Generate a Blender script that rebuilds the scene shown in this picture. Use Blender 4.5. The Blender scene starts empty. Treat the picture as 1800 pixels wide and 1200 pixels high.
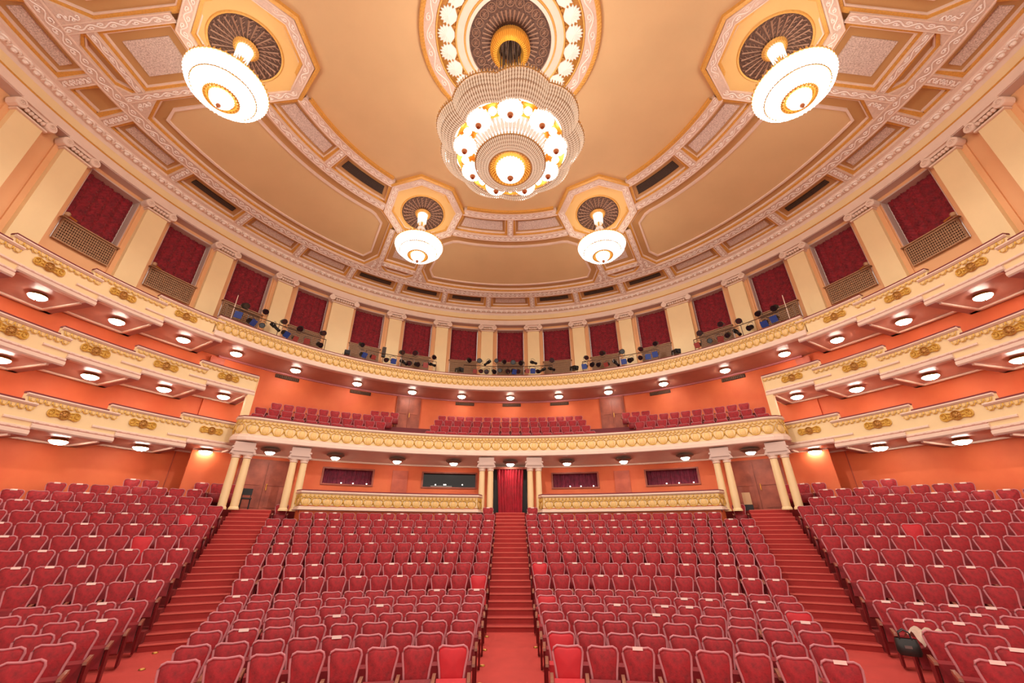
import bpy, math, random
from math import sin, cos, pi, radians, sqrt, atan2, asin, hypot, degrees
random.seed(7)
SC = bpy.context.scene
COL = SC.collection
H0 = 2.70                     # camera height above the front of the stalls floor

# ------------------------------------------------------------------ camera, world, exposure
FPX, PITCH, CXP = 706.0, 25.846, 897.0
cam = bpy.data.cameras.new('camera'); camo = bpy.data.objects.new('camera', cam); COL.objects.link(camo)
cam.sensor_fit = 'HORIZONTAL'; cam.sensor_width = 36.0; cam.lens = 36.0 * FPX / 1800.0
cam.shift_x = (900 - CXP) / 1800.0
camo.location = (0, 0, H0); camo.rotation_euler = (radians(90 + PITCH), 0, 0)
cam.clip_start = 0.05; cam.clip_end = 200
SC.camera = camo
w = bpy.data.worlds.new('world'); SC.world = w; w.use_nodes = True
w.node_tree.nodes['Background'].inputs[0].default_value = (1.0, 0.86, 0.74, 1)
w.node_tree.nodes['Background'].inputs[1].default_value = 1.0
SC.view_settings.view_transform = 'Standard'; SC.view_settings.look = 'None'
SC.view_settings.gamma = 1.0; SC.view_settings.use_curve_mapping = False
SC.view_settings.exposure = 0.35
SC.cycles.max_bounces = 7; SC.cycles.diffuse_bounces = 4; SC.cycles.glossy_bounces = 2; SC.cycles.transmission_bounces = 2; SC.cycles.transparent_max_bounces = 4
WARM = (1.0, 0.94, 0.87)

# ------------------------------------------------------------------ helpers
def lin(c):
    return tuple(((x / 255.0) / 12.92 if x / 255.0 <= 0.04045 else ((x / 255.0 + 0.055) / 1.055) ** 2.4) for x in c)

def mat(name, rgb, rough=0.6, metal=0.0, noise=0.0, scale=6.0, bump=0.0, bscale=40.0, sheen=0.0, rgb2=None, emit=None, estr=0.0, voro=False, coat=0.0):
    m = bpy.data.materials.new(name); m.use_nodes = True
    nt = m.node_tree; b = nt.nodes['Principled BSDF']
    c = lin(rgb)
    b.inputs['Base Color'].default_value = (*c, 1)
    b.inputs['Roughness'].default_value = rough
    b.inputs['Metallic'].default_value = metal
    if sheen:
        b.inputs['Sheen Weight'].default_value = sheen
        b.inputs['Sheen Roughness'].default_value = 0.4
        b.inputs['Sheen Tint'].default_value = (1.0, 0.55, 0.5, 1)
    if coat: b.inputs['Coat Weight'].default_value = coat
    tc = nt.nodes.new('ShaderNodeTexCoord')
    if noise or rgb2:
        n = nt.nodes.new('ShaderNodeTexNoise'); n.inputs['Scale'].default_value = scale; n.inputs['Detail'].default_value = 6
        nt.links.new(tc.outputs['Object'], n.inputs['Vector'])
        r = nt.nodes.new('ShaderNodeValToRGB')
        c2 = lin(rgb2) if rgb2 else tuple(x * (1 - noise) for x in c)
        r.color_ramp.elements[0].position = 0.32; r.color_ramp.elements[1].position = 0.68
        r.color_ramp.elements[0].color = (*c2, 1); r.color_ramp.elements[1].color = (*c, 1)
        nt.links.new(n.outputs['Fac'], r.inputs['Fac']); nt.links.new(r.outputs['Color'], b.inputs['Base Color'])
    if bump:
        if voro:
            n2 = nt.nodes.new('ShaderNodeTexVoronoi'); n2.inputs['Scale'].default_value = bscale; o2 = n2.outputs['Distance']
        else:
            n2 = nt.nodes.new('ShaderNodeTexNoise'); n2.inputs['Scale'].default_value = bscale; n2.inputs['Detail'].default_value = 4; o2 = n2.outputs['Fac']
        nt.links.new(tc.outputs['Object'], n2.inputs['Vector'])
        bp = nt.nodes.new('ShaderNodeBump'); bp.inputs['Strength'].default_value = bump; bp.inputs['Distance'].default_value = 0.03
        nt.links.new(o2, bp.inputs['Height']); nt.links.new(bp.outputs['Normal'], b.inputs['Normal'])
    if emit:
        b.inputs['Emission Color'].default_value = (*emit, 1); b.inputs['Emission Strength'].default_value = estr
        m.cycles.emission_sampling = 'NONE'
    return m

M = {}
M['beige'] = mat('ceiling_beige', (222, 184, 134), 0.75, noise=0.07, scale=0.6)
M['coffer'] = mat('coffer_tan', (196, 148, 92), 0.75, noise=0.06, scale=1.0)
M['octa'] = mat('octagon_yellow', (232, 188, 118), 0.75, noise=0.05, scale=1.0)
M['white'] = mat('plaster_pinkish_white', (236, 208, 188), 0.65, noise=0.06, scale=3.0)
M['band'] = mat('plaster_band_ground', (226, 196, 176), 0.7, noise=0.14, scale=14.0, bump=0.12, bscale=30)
M['relief'] = mat('plaster_relief', (250, 236, 224), 0.6)
M['weave'] = mat('woven_plaster', (240, 218, 204), 0.7, rgb2=(186, 158, 142), scale=26.0, bump=0.6, bscale=24, voro=True)
M['gold'] = mat('gold_moulding', (232, 172, 84), 0.4, metal=0.2, noise=0.18, scale=18.0)
M['goldd'] = mat('old_gold', (196, 138, 62), 0.42, metal=0.25, noise=0.25, scale=14.0)
M['leafg'] = mat('leaf_gold_cream', (240, 198, 126), 0.5, metal=0.0, noise=0.12, scale=9.0)
M['cart'] = mat('cartouche_gold', (232, 184, 84), 0.4, metal=0.1, noise=0.25, scale=22.0)
M['cream'] = mat('cream_paint', (240, 210, 158), 0.6, noise=0.04, scale=1.5)
M['peach'] = mat('peach_wall', (234, 176, 124), 0.7, noise=0.05, scale=1.2)
M['orange'] = mat('orange_wall', (226, 112, 62), 0.62, rgb2=(216, 98, 52), scale=0.9, bump=0.06, bscale=60)
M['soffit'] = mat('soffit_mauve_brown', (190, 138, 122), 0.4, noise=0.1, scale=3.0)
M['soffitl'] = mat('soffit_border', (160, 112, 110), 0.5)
M['grille'] = mat('dark_grille', (78, 54, 40), 0.6, rgb2=(36, 24, 18), scale=40, bump=0.5, bscale=50, voro=True)
M['bronze'] = mat('bronze_rose', (120, 86, 68), 0.45, metal=0.3, rgb2=(64, 42, 34), scale=30, bump=0.5, bscale=34, voro=True)
M['bronzel'] = mat('bronze_rib', (168, 128, 104), 0.45, metal=0.3)
M['velvet'] = mat('seat_velvet', (168, 13, 27), 0.7, sheen=0.2, rgb2=(128, 7, 18), scale=14.0, bump=0.15, bscale=50)
M['velvetb'] = mat('seat_velvet_fresh', (196, 10, 28), 0.6, sheen=0.25, rgb2=(186, 10, 28), scale=9.0)
M['seatpan'] = mat('seat_pan_red', (146, 16, 28), 0.6, sheen=0.3, rgb2=(118, 10, 22), scale=7.0)
M['piping'] = mat('seat_piping', (190, 114, 120), 0.42, sheen=0.4)
M['arm'] = mat('armrest_wood', (150, 88, 66), 0.35, noise=0.25, scale=9.0, coat=0.3)
M['side'] = mat('seat_side_panel', (112, 20, 26), 0.45, noise=0.2, scale=7.0)
M['plate'] = mat('number_plate', (238, 200, 190), 0.4)
M['carpet'] = mat('red_carpet', (196, 66, 58), 0.9, noise=0.14, scale=2.0, bump=0.2, bscale=120)
M['stair'] = mat('stair_carpet', (172, 48, 44), 0.9, noise=0.15, scale=3.0, bump=0.2, bscale=120)
M['nosing'] = mat('stair_nosing', (216, 100, 88), 0.8)
M['terrace'] = mat('terrace_carpet', (128, 26, 26), 0.9, noise=0.15, scale=3.0)
M['curtain'] = mat('festoon_velvet', (158, 18, 36), 0.7, sheen=0.35, rgb2=(112, 8, 24), scale=7.0, bump=0.9, bscale=16)
M['drape'] = mat('door_drape', (190, 14, 44), 0.55, sheen=0.4, rgb2=(160, 8, 34), scale=4.0)
M['maroon'] = mat('window_curtain', (136, 30, 62), 0.6, sheen=0.3, rgb2=(100, 20, 46), scale=6.0)
M['lattice'] = mat('lattice_brown', (176, 130, 92), 0.55, noise=0.2, scale=12.0)
M['latticed'] = mat('lattice_back', (112, 74, 50), 0.8)
M['reveal'] = mat('window_reveal', (206, 178, 164), 0.7)
M['wood'] = mat('door_wood', (172, 86, 60), 0.5, rgb2=(136, 62, 42), scale=2.5)
M['panelwood'] = mat('panel_wood', (198, 92, 60), 0.55, rgb2=(172, 72, 46), scale=2.5)
M['darkred'] = mat('rail_cushion', (112, 14, 24), 0.6, sheen=0.3)
M['black'] = mat('black_metal', (34, 30, 30), 0.45, metal=0.3, noise=0.2, scale=10)
M['steel'] = mat('grey_steel', (120, 112, 108), 0.35, metal=0.7)
M['pipe'] = mat('rail_pipe', (96, 70, 54), 0.4, metal=0.5)
M['blue'] = mat('blue_gel', (46, 70, 138), 0.35)
M['redgel'] = mat('amber_gel', (150, 60, 52), 0.35)
M['lens'] = mat('dark_lens', (28, 22, 26), 0.12, coat=0.5)
M['brass'] = mat('brass', (214, 160, 72), 0.28, metal=0.85)
M['glass'] = mat('dark_glass', (14, 12, 16), 0.12)
M['crystal'] = mat('crystal_strings', (196, 160, 124), 0.12, emit=(1.0, 0.74, 0.52), estr=0.36, noise=0.5, scale=30.0)
M['crystalback'] = mat('crystal_backing', (150, 104, 70), 0.3, emit=(1.0, 0.6, 0.34), estr=0.12, noise=0.4, scale=12.0)
M['crystalw'] = mat('lit_crystal', (200, 190, 170), 0.15, emit=(1.0, 0.95, 0.87), estr=1.0, noise=0.5, scale=40.0)
M['crystalm'] = mat('half_lit_crystal', (180, 150, 124), 0.15, emit=(1.0, 0.84, 0.70), estr=0.45, noise=0.5, scale=40.0)
M['uplight'] = mat('added_ceiling_glow', (230, 214, 190), 0.4, emit=WARM, estr=6.0)  # for the glowing disc added on the great chandelier to light the ceiling
M['uplight'].cycles.emission_sampling = 'AUTO'
M['skirtglow'] = mat('glowing_skirt', (220, 210, 190), 0.3, emit=(1.0, 0.94, 0.86), estr=28.0)
M['skirtglow'].cycles.emission_sampling = 'AUTO'
M['bulb'] = mat('lit_bulb', (255, 250, 240), 0.3, emit=(1.0, 0.91, 0.78), estr=4.0)
M['lampglow'] = mat('lit_lamp_glass', (255, 250, 240), 0.3, emit=(1.0, 0.91, 0.78), estr=26.0)
M['lampglow'].cycles.emission_sampling = 'AUTO'
M['knob'] = mat('amber_knob', (176, 96, 48), 0.3, metal=0.4)
M['goldlit'] = mat('lit_gold', (236, 172, 60), 0.3, metal=0.5, emit=(1.0, 0.5, 0.12), estr=0.05)  # gold metal with a slight glow put in, as if lamplit
M['dish'] = mat('lamp_dish', (128, 112, 98), 0.35, metal=0.5)
M['leather'] = mat('black_leather', (40, 36, 34), 0.35, noise=0.2, scale=8)
M['cloth'] = mat('pale_cloth', (206, 176, 158), 0.8, rgb2=(176, 146, 128), scale=6)
M['card'] = mat('beige_board', (196, 156, 116), 0.7)
M['marker'] = mat('floor_marker', (232, 170, 96), 0.5)

class MB:
    def __init__(s): s.v = []; s.f = []; s.m = []
    def add(s, vs, fs, mi=0):
        o = len(s.v); s.v.extend(vs); s.f.extend([tuple(i + o for i in f) for f in fs]); s.m.extend([mi] * len(fs)); return s
    def box(s, c, d, rz=0.0, mi=0, rx=0.0):
        cx, cy, cz = c; hx, hy, hz = d[0] / 2, d[1] / 2, d[2] / 2; cr, sr = cos(rz), sin(rz); cq, sq = cos(rx), sin(rx)
        vs = []
        for x, y, z in ((-hx, -hy, -hz), (hx, -hy, -hz), (hx, hy, -hz), (-hx, hy, -hz), (-hx, -hy, hz), (hx, -hy, hz), (hx, hy, hz), (-hx, hy, hz)):
            y, z = y * cq - z * sq, y * sq + z * cq
            vs.append((cx + x * cr - y * sr, cy + x * sr + y * cr, cz + z))
        return s.add(vs, [(0, 3, 2, 1), (4, 5, 6, 7), (0, 1, 5, 4), (1, 2, 6, 5), (2, 3, 7, 6), (3, 0, 4, 7)], mi)
    def grid(s, rows, cu=False, cv=False, mi=0):
        n, k = len(rows), len(rows[0]); vs = [p for r in rows for p in r]; fs = []
        for i in range(n if cu else n - 1):
            for j in range(k if cv else k - 1):
                i2, j2 = (i + 1) % n, (j + 1) % k
                fs.append((i * k + j, i2 * k + j, i2 * k + j2, i * k + j2))
        return s.add(vs, fs, mi)
    def lathe(s, prof, n=16, c=(0, 0, 0), a0=0.0, a1=2 * pi, mi=0, lobes=0, amp=0.0):
        full = abs(a1 - a0 - 2 * pi) < 1e-6; rows = []
        for i in range(n if full else n + 1):
            a = a0 + (a1 - a0) * i / n; q = 1 + amp * abs(cos(a * lobes / 2)) if lobes else 1
            rows.append([(c[0] + r * q * cos(a), c[1] + r * q * sin(a), c[2] + z) for r, z in prof])
        return s.grid(rows, cu=full, mi=mi)
    def tube(s, path, r, n=5, closed=False, mi=0, caps=True):
        rows = []; N = len(path)
        for i in range(N):
            p = path[i]; a = path[(i - 1) % N] if (closed or i) else p; b = path[(i + 1) % N] if (closed or i < N - 1) else p
            d = [b[k] - a[k] for k in range(3)]; L = sqrt(sum(x * x for x in d)) or 1; d = [x / L for x in d]
            up = (0, 0, 1) if abs(d[2]) < 0.9 else (0, 1, 0)
            u = (d[1] * up[2] - d[2] * up[1], d[2] * up[0] - d[0] * up[2], d[0] * up[1] - d[1] * up[0])
            L = sqrt(sum(x * x for x in u)) or 1; u = [x / L for x in u]
            v = (u[1] * d[2] - u[2] * d[1], u[2] * d[0] - u[0] * d[2], u[0] * d[1] - u[1] * d[0])
            rr = r[i] if isinstance(r, (list, tuple)) else r
            rows.append([tuple(p[k] + rr * (cos(2 * pi * j / n) * u[k] + sin(2 * pi * j / n) * v[k]) for k in range(3)) for j in range(n)])
        s.grid(rows, cu=closed, cv=True, mi=mi)
        if caps and not closed:
            s.add(rows[0], [tuple(range(n))], mi); s.add(rows[-1], [tuple(reversed(range(n)))], mi)
        return s
    def prism(s, poly, lo, hi, mi=0):
        # poly: plan points; lo/hi: functions (x, y) -> z
        n = len(poly); vs = [(x, y, lo(x, y)) for x, y in poly] + [(x, y, hi(x, y)) for x, y in poly]
        fs = [tuple(range(n)), tuple(range(2 * n - 1, n - 1, -1))] + [(i, (i + 1) % n, n + (i + 1) % n, n + i) for i in range(n)]
        return s.add(vs, fs, mi)
    def mesh(s, name, mats, smooth=False):
        me = bpy.data.meshes.new(name); me.from_pydata(s.v, [], s.f)
        for m_ in (mats if isinstance(mats, (list, tuple)) else [mats]): me.materials.append(m_)
        if isinstance(mats, (list, tuple)) and len(mats) > 1: me.polygons.foreach_set('material_index', s.m)
        if smooth: me.polygons.foreach_set('use_smooth', [True] * len(me.polygons))
        me.update(); return me
    def build(s, name, mats, parent=None, smooth=False, kind=None):
        return put(name, s.mesh(name, mats, smooth), parent, kind=kind)

def put(name, me, parent=None, loc=None, rz=0.0, kind=None, rot=None, scale=None):
    o = bpy.data.objects.new(name, me); COL.objects.link(o)
    if parent: o.parent = parent
    if loc: o.location = loc
    if rz: o.rotation_euler = (0, 0, rz)
    if rot: o.rotation_euler = rot
    if scale: o.scale = scale
    if kind: o['kind'] = kind
    return o

def thing(name, label, cat, loc=(0, 0, 0), rz=0.0, group=None):
    o = put(name, None, None, loc, rz); o['label'] = label; o['category'] = cat
    if group: o['group'] = group
    return o
def tag(o, label, cat, group=None):
    o['label'] = label; o['category'] = cat
    if group: o['group'] = group
    return o
def struct(name, label=None):
    o = put(name, None); o['kind'] = 'structure'
    if label: o['label'] = label
    return o

CY = 8.5                                                      # centre of the round hall
def P(a, R, z, cy=CY):
    r = radians(a); return (R * sin(r), cy + R * cos(r), z)
def arc(R, a0, a1, n, cy=CY):
    return [P(a0 + (a1 - a0) * i / n, R, 0, cy)[:2] for i in range(n + 1)]
def normals(path, closed=False):
    N = len(path); out = []
    for i in range(N):
        a = path[(i - 1) % N] if (closed or i) else path[0]; b = path[(i + 1) % N] if (closed or i < N - 1) else path[-1]
        dx, dy = b[0] - a[0], b[1] - a[1]; L = hypot(dx, dy) or 1
        out.append((dy / L, -dx / L))
    return out
def sweep(mb, path, prof, closed=False, mi=0, caps=True, closed_prof=True):
    # prof: list of (offset toward the stage side, z)
    nn = normals(path, closed)
    rows = [[(p[0] + n[0] * o, p[1] + n[1] * o, z) for o, z in prof] for p, n in zip(path, nn)]
    mb.grid(rows, cu=closed, cv=closed_prof, mi=mi)
    if caps and not closed and closed_prof:
        mb.add(rows[0], [tuple(range(len(prof)))], mi); mb.add(rows[-1], [tuple(reversed(range(len(prof))))], mi)
    return mb
def slab(mb, a0, a1, R0, R1, z0, z1, n=4, cy=CY, mi=0):
    if a0 > a1: a0, a1 = a1, a0
    return sweep(mb, arc(R0, a0, a1, n, cy), [(0, z0), (0, z1), (R0 - R1, z1), (R0 - R1, z0)], mi=mi)
ORD = ['first', 'second', 'third', 'fourth', 'fifth', 'sixth', 'seventh', 'eighth', 'ninth', 'tenth', 'eleventh', 'twelfth', 'thirteenth',
       'fourteenth', 'fifteenth', 'sixteenth', 'seventeenth', 'eighteenth', 'nineteenth', 'twentieth', 'twenty-first', 'twenty-second', 'twenty-third']
def point(name, loc, power, radius, parent=None, color=WARM):
    l = bpy.data.lights.new(name, 'POINT'); l.energy = power; l.shadow_soft_size = radius; l.color = color
    o = bpy.data.objects.new(name, l); COL.objects.link(o); o.location = loc
    if parent: o.parent = parent
    return o

def spot(name, loc, power, radius, parent, up=False, size=170):
    l = bpy.data.lights.new(name, 'SPOT'); l.energy = power; l.shadow_soft_size = radius; l.color = WARM; l.spot_size = radians(size); l.spot_blend = 0.35
    o = bpy.data.objects.new(name, l); COL.objects.link(o); o.location = loc; o.parent = parent
    if up: o.rotation_euler = (pi, 0, 0)
    return o

# ================================================================== FLOOR, TERRACES, STAIRS
RCY = -4.0                                                   # centre of the seat-row arcs
ROWZ = [-1.624, -1.588, -1.536, -1.504, -1.446, -1.379, -1.326, -1.037, -0.762, -0.483, -0.205, 0.079, 0.333, 0.614, 0.898]
def rowY(i): return 8.15 + 0.82 * i
def rowR(i): return rowY(i) - RCY
def topz(i, outer):
    if i <= 6: return ROWZ[i]
    if outer: return -1.326 + 0.335 * (i - 6)
    return ROWZ[i] if i < 15 else 0.898 + 0.28 * (i - 14)
AISLE_HALF = 0.66
SIDE_A = 24.3; SIDE_W = 1.42
def a_center(R): return degrees(asin(AISLE_HALF / R))
def a_side_out(R): return SIDE_A + degrees(asin(SIDE_W / R))

floor = struct('floor', 'red carpeted stalls floor rising in terraces')
mb = MB()
prof = [(3.0, -2.7), (rowR(0) - 0.6, -2.66), (rowR(6) + 0.36, -2.36)]
rows = []
for i in range(61):
    a = -75 + 150 * i / 60
    rows.append([P(a, R, z, RCY) for R, z in prof])
mb.grid(rows); mb.build('carpet', M['carpet'], floor)
for s in (-1, 1):
    for outer in (False, True):
        pr = []
        for i in range(7, 21 if outer else 15):
            z = topz(i, outer) - 1.0; r = rowR(i) - 0.42
            pr += [(r, (pr[-1][1] if pr else -2.6)), (r, z)]
        pr.append((rowR(20 if outer else 14) + 0.6, pr[-1][1]))
        rows = []
        n = 24
        for k in range(n + 1):
            row = []
            for R, z in pr:
                a0, a1 = (a_side_out(R), 62.0) if outer else (a_center(R), SIDE_A)
                row.append(P(s * (a0 + (a1 - a0) * k / n), R, z, RCY))
            rows.append(row)
        mb = MB().grid(rows)
        for e in (rows[0], rows[-1]): mb.grid([e, [(x, y, -2.75) for x, y, z in e]])
        mb.build('terrace', M['terrace'], floor)
# aisle stairs: 22 risers each
NST = 22
def stair_z(j): return -2.38 + 0.153 * j
for j in range(1, NST + 1):
    R0 = 17.35 + 0.337 * (j - 1); R1 = R0 + 0.36 + (0.9 if j == NST else 0); z = stair_z(j)
    mb = MB()
    x0, x1 = -AISLE_HALF - 0.01, AISLE_HALF + 0.01
    mb.box((0, RCY + (R0 + R1) / 2, z - 0.2), (x1 - x0, R1 - R0, 0.4), mi=0)
    mb.box((0, RCY + R0 + 0.012, z - 0.012), (x1 - x0, 0.05, 0.03), mi=1)
    mb.build('stair_step', [M['stair'], M['nosing']], floor)
    for s in (-1, 1):
        mb = MB(); n = 5; a0 = SIDE_A - 0.03; a1 = a_side_out((R0 + R1) / 2) + 0.04
        slab(mb, s * a0, s * a1, R1, R0, z - 0.4, z, n, RCY)
        slab(mb, s * a0, s * a1, R0 + 0.04, R0 - 0.012, z - 0.025, z + 0.003, n, RCY, mi=1)
        mb.build('stair_step', [M['stair'], M['nosing']], floor)
# landing behind the rows, under the boxes
mb = MB(); rows = []
for i in range(61):
    x = -11.9 + 23.8 * i / 60; yf = RCY + sqrt(24.75 ** 2 - x * x); yb_ = 2.4 + sqrt(20.7 ** 2 - x * x); zl = stair_z(NST) - 0.004
    rows.append([(x, yf, -0.6), (x, yf, zl), (x, max(yb_, yf + 0.3), zl)])
mb.grid(rows)
mb.build('landing', M['terrace'], floor)

# ================================================================== WALLS
wl = {}
for s, nm in ((-1, 'left'), (1, 'right')):
    o = struct('wall_' + nm, 'orange painted side wall behind the boxes'); wl[s] = o
    mb = MB(); slab(mb, s * 54.0, s * 100, 17.6, 17.95, -2.8, 8.3, 34); mb.build('plaster', M['orange'], o)
    mb = MB()
    slab(mb, s * 57.0, s * 57.12, 17.58, 17.6, -1.5, 3.4, 1); mb.build('joint', M['panelwood'], o)
wb = struct('wall_back', 'orange rear wall of the stalls')
WIN = [(-23.5, 3.25, 'cur'), (-9.15, 3.9, 'dark'), (9.75, 3.3, 'cur'), (23.4, 3.4, 'cur')]
mb = MB(); cuts = [-44]
slab(mb, -42, 42, 20.5, 20.9, -0.5, 2.33, 44, 2.4); slab(mb, -42, 42, 20.5, 20.9, 3.05, 3.7, 44, 2.4)
edges = [-42] + [e for c, h, k in WIN for e in (c - h, c + h)] + [42]
for i in range(0, len(edges), 2): slab(mb, edges[i], edges[i + 1], 20.5, 20.9, 2.33, 3.05, 10, 2.4)
mb.build('plaster', M['orange'], wb)
for a in (-16.4, 16.6):                                     # timber panels between the windows
    mb = MB(); slab(mb, a - 1.1, a + 1.1, 20.42, 20.5, 1.0, 3.1, 3, 2.4); mb.build('timber_panel', M['panelwood'], wb)
mb = MB(); slab(mb, -42, 42, 20.42, 20.5, 3.36, 3.46, 44, 2.4); mb.build('cornice_strip', M['white'], wb)
wu = struct('wall_back_upper', 'orange wall behind the amphitheatre seats')
mb = MB(); slab(mb, -56, 56, 17.5, 17.85, 3.4, 8.2, 60); mb.build('plaster', M['orange'], wu)
mb = MB(); slab(mb, -56, 56, 17.42, 17.5, 8.0, 8.09, 60); mb.build('cornice_strip', M['piping'], wu)
for a in (-44.9, -31.5, -9.9, 0.3, 10.7, 31.5, 44.9):
    mb = MB(); slab(mb, a - 2.0, a + 2.0, 17.44, 17.5, 7.77, 7.96, 4)
    for k in range(12): slab(mb, a - 1.9 + k * 0.32, a - 1.78 + k * 0.32, 17.42, 17.44, 7.78, 7.95, 1, mi=1)
    mb.build('vent_grille', [M['grille'], M['latticed']], wu)
for s in (-1, 1):
    mb = MB(); slab(mb, s * 55.0, s * 57.0, 17.4, 17.5, 6.0, 7.95, 2); mb.build('timber_panel', M['panelwood'], wu)

# ground floor windows
nwin = 0
for a, h, k in WIN:
    nwin += 1
    o = struct('window_%d' % nwin, 'long low window in the orange rear wall')
    mb = MB()
    for z0, z1 in ((2.27, 2.34), (3.03, 3.1)): slab(mb, a - h - .2, a + h + .2, 20.44, 20.6, z0, z1, 6, 2.4)
    for e in (a - h - .1, a + h + .1): slab(mb, e - .12, e + .12, 20.44, 20.6, 2.27, 3.1, 1, 2.4)
    mb.build('window_frame', M['wood'], o)
    if k == 'cur':
        mb = MB(); rows = []
        for i in range(121):
            f = i / 120; rr = 20.74 + 0.03 * sin(f * 2 * pi * 26) + 0.012 * sin(f * 97)
            rows.append([P(a - h + 2 * h * f, rr, z, 2.4) for z in (2.33, 2.7, 3.05)])
        mb.grid(rows); mb.build('window_curtain', M['maroon'], o, smooth=True)
        for f in (0.38, 0.62, 0.9):
            mb = MB().lathe([(0.0, -0.035), (0.03, -0.02), (0.035, 0.01), (0.0, 0.03)], 8, P(a - h + 2 * h * f, 20.62, 2.4, 2.4)); mb.build('painted_reflection', M['bulb'], o)  # glowing bead painting a lamp's reflection in the window
    else:
        mb = MB(); slab(mb, a - h, a + h, 20.7, 20.74, 2.33, 3.05, 8, 2.4); mb.build('pane', M['glass'], o)
        mb = MB(); slab(mb, a - h * .7, a + h * .1, 20.6, 20.66, 2.36, 2.42, 4, 2.4); mb.build('control_desk', M['steel'], o)
        for f, z in ((0.24, 2.47), (0.4, 2.48), (0.43, 2.48), (0.75, 2.49)):
            mb = MB().lathe([(0.0, -0.03), (0.028, -0.02), (0.034, 0.01), (0.0, 0.03)], 8, P(a - h + 2 * h * f, 20.62, z, 2.4)); mb.build('painted_reflection', M['bulb'], o)  # glowing beads painting lamp reflections in the dark pane

def leaf_door(name, cy, a, R, half, z0, z1, label):
    o = struct(name, label)
    mb = MB(); slab(mb, a - half * 1.12, a + half * 1.12, R, R + 0.2, z0, z1 + 0.12, 6, cy); mb.build('door_frame', M['wood'], o)
    for s in (-1, 1):
        mb = MB(); slab(mb, a + s * half * 0.02, a + s * half * 0.98, R - 0.05, R + 0.02, z0, z1, 3, cy)
        for q0, q1 in ((0.08, 0.46), (0.52, 0.94)):
            slab(mb, a + s * half * 0.16, a + s * half * 0.86, R - 0.075, R - 0.05, z0 + (z1 - z0) * q0, z0 + (z1 - z0) * q1, 3, cy)
        leaf = mb.build('door_leaf', M['wood'], o)
        if s > 0:
            p0 = P(a + half * 0.12, R - 0.12, z0 + (z1 - z0) * 0.42, cy)
            MB().tube([(p0[0], p0[1], p0[2]), (p0[0], p0[1], p0[2] + 0.28)], 0.022, 6).build('door_handle', M['brass'], leaf)
    return o
leaf_door('door_1', 2.4, -33.6, 20.42, 2.9, 0.98, 3.1, 'brown double door at the top of the left aisle')
leaf_door('door_2', 2.4, 33.6, 20.42, 2.9, 0.98, 3.1, 'brown double door at the top of the right aisle')
leaf_door('door_3', CY, -21.7, 17.4, 2.2, 5.75, 7.9, 'brown double door behind left amphitheatre seats')
leaf_door('door_4', CY, 21.7, 17.4, 2.2, 5.75, 7.9, 'brown double door behind right amphitheatre seats')
# black slab painting the unlit depth of the doorway behind the centre drape
mb = MB(); mb.box((0, 22.75, 2.1), (2.0, 0.12, 2.6)); o = mb.build('door_5', M['black']); o['kind'] = 'structure'; o['label'] = 'doorway behind the central red drape, its darkness painted as a black slab'

# ------------------------------------------------------------------ upper wall with pilasters and windows
PIL = [5.53, 16.3, 27.1, 38.58, 50.2, 61.07, 71.7, 82.48, 87.75]
PHW = {38.58: 2.24}
WINA = [0.0, 10.9, 21.7, 32.6, 44.4, 55.6, 66.3, 77.0]
wup = struct('wall_upper', 'peach upper wall behind the pilasters')
edges = []
wins = sorted(set([w_ for a in WINA for w_ in (a, -a)]))
for a in wins: edges += [a - 3.12, a + 3.12]
edges = [-98] + edges + [98]
mb = MB()
for i in range(0, len(edges), 2): slab(mb, edges[i], edges[i + 1], 16.9, 17.4, 8.2, 13.6, 4)
slab(mb, -98, 98, 16.9, 17.4, 8.2, 9.75, 120); slab(mb, -98, 98, 16.9, 17.4, 13.2, 13.6, 120)
mb.build('plaster', M['peach'], wup)
mb = MB()
for a in wins:
    for e in (-1, 1): slab(mb, a + e * 3.1, a + e * 3.18, 16.88, 17.38, 9.75, 13.24, 1)
    slab(mb, a - 3.1, a + 3.1, 16.87, 17.4, 13.15, 13.21, 4)
mb.build('window_reveals', M['reveal'], wup)
mb = MB()                                                     # capital prototype, local: x tangential, -y to the hall
mb.box((0, -0.02, 0.42), (0.96, 0.36, 0.1)); mb.box((0, 0.0, 0.33), (0.9, 0.26, 0.1)); mb.box((0, 0.0, 0.02), (0.84, 0.28, 0.05))
for s in (-1, 1):
    mb.lathe([(0.0, -0.2), (0.15, -0.2), (0.16, -0.17), (0.16, 0.12)], 14, (0, 0, 0))
    o0 = len(mb.v) - 14 * 4
    for i in range(o0, len(mb.v)):
        x, y, z = mb.v[i]; mb.v[i] = (s * 0.42 + x, z, 0.22 + y)
    mb.tube([(s * 0.42 + 0.1 * cos(t * 0.7) * (1 - t / 14), -0.215, 0.22 + 0.1 * sin(t * 0.7) * (1 - t / 14)) for t in range(13)], 0.016, 4)
for k in range(5): mb.lathe([(0.0, -0.08), (0.055, -0.04), (0.06, 0.03), (0.0, 0.07)], 6, (-0.22 + k * 0.11, -0.15, 0.16))
capm = mb.mesh('capital', M['white'])
mb = MB()
mb.box((0, 0.0, 0.42), (1.42, 0.36, 0.1)); mb.box((0, 0.0, 0.33), (1.36, 0.26, 0.1)); mb.box((0, 0, 0.02), (1.3, 0.28, 0.05))
capv = len(mb.v)
for s in (-1, 1):
    o0 = len(mb.v)
    mb.lathe([(0.0, -0.2), (0.15, -0.2), (0.16, -0.17), (0.16, 0.12)], 14, (0, 0, 0))
    for i in range(o0, len(mb.v)):
        x, y, z = mb.v[i]; mb.v[i] = (s * 0.66 + x, z, 0.22 + y)
for k in range(8): mb.lathe([(0.0, -0.08), (0.055, -0.04), (0.06, 0.03), (0.0, 0.07)], 6, (-0.42 + k * 0.12, -0.15, 0.16))
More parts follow.
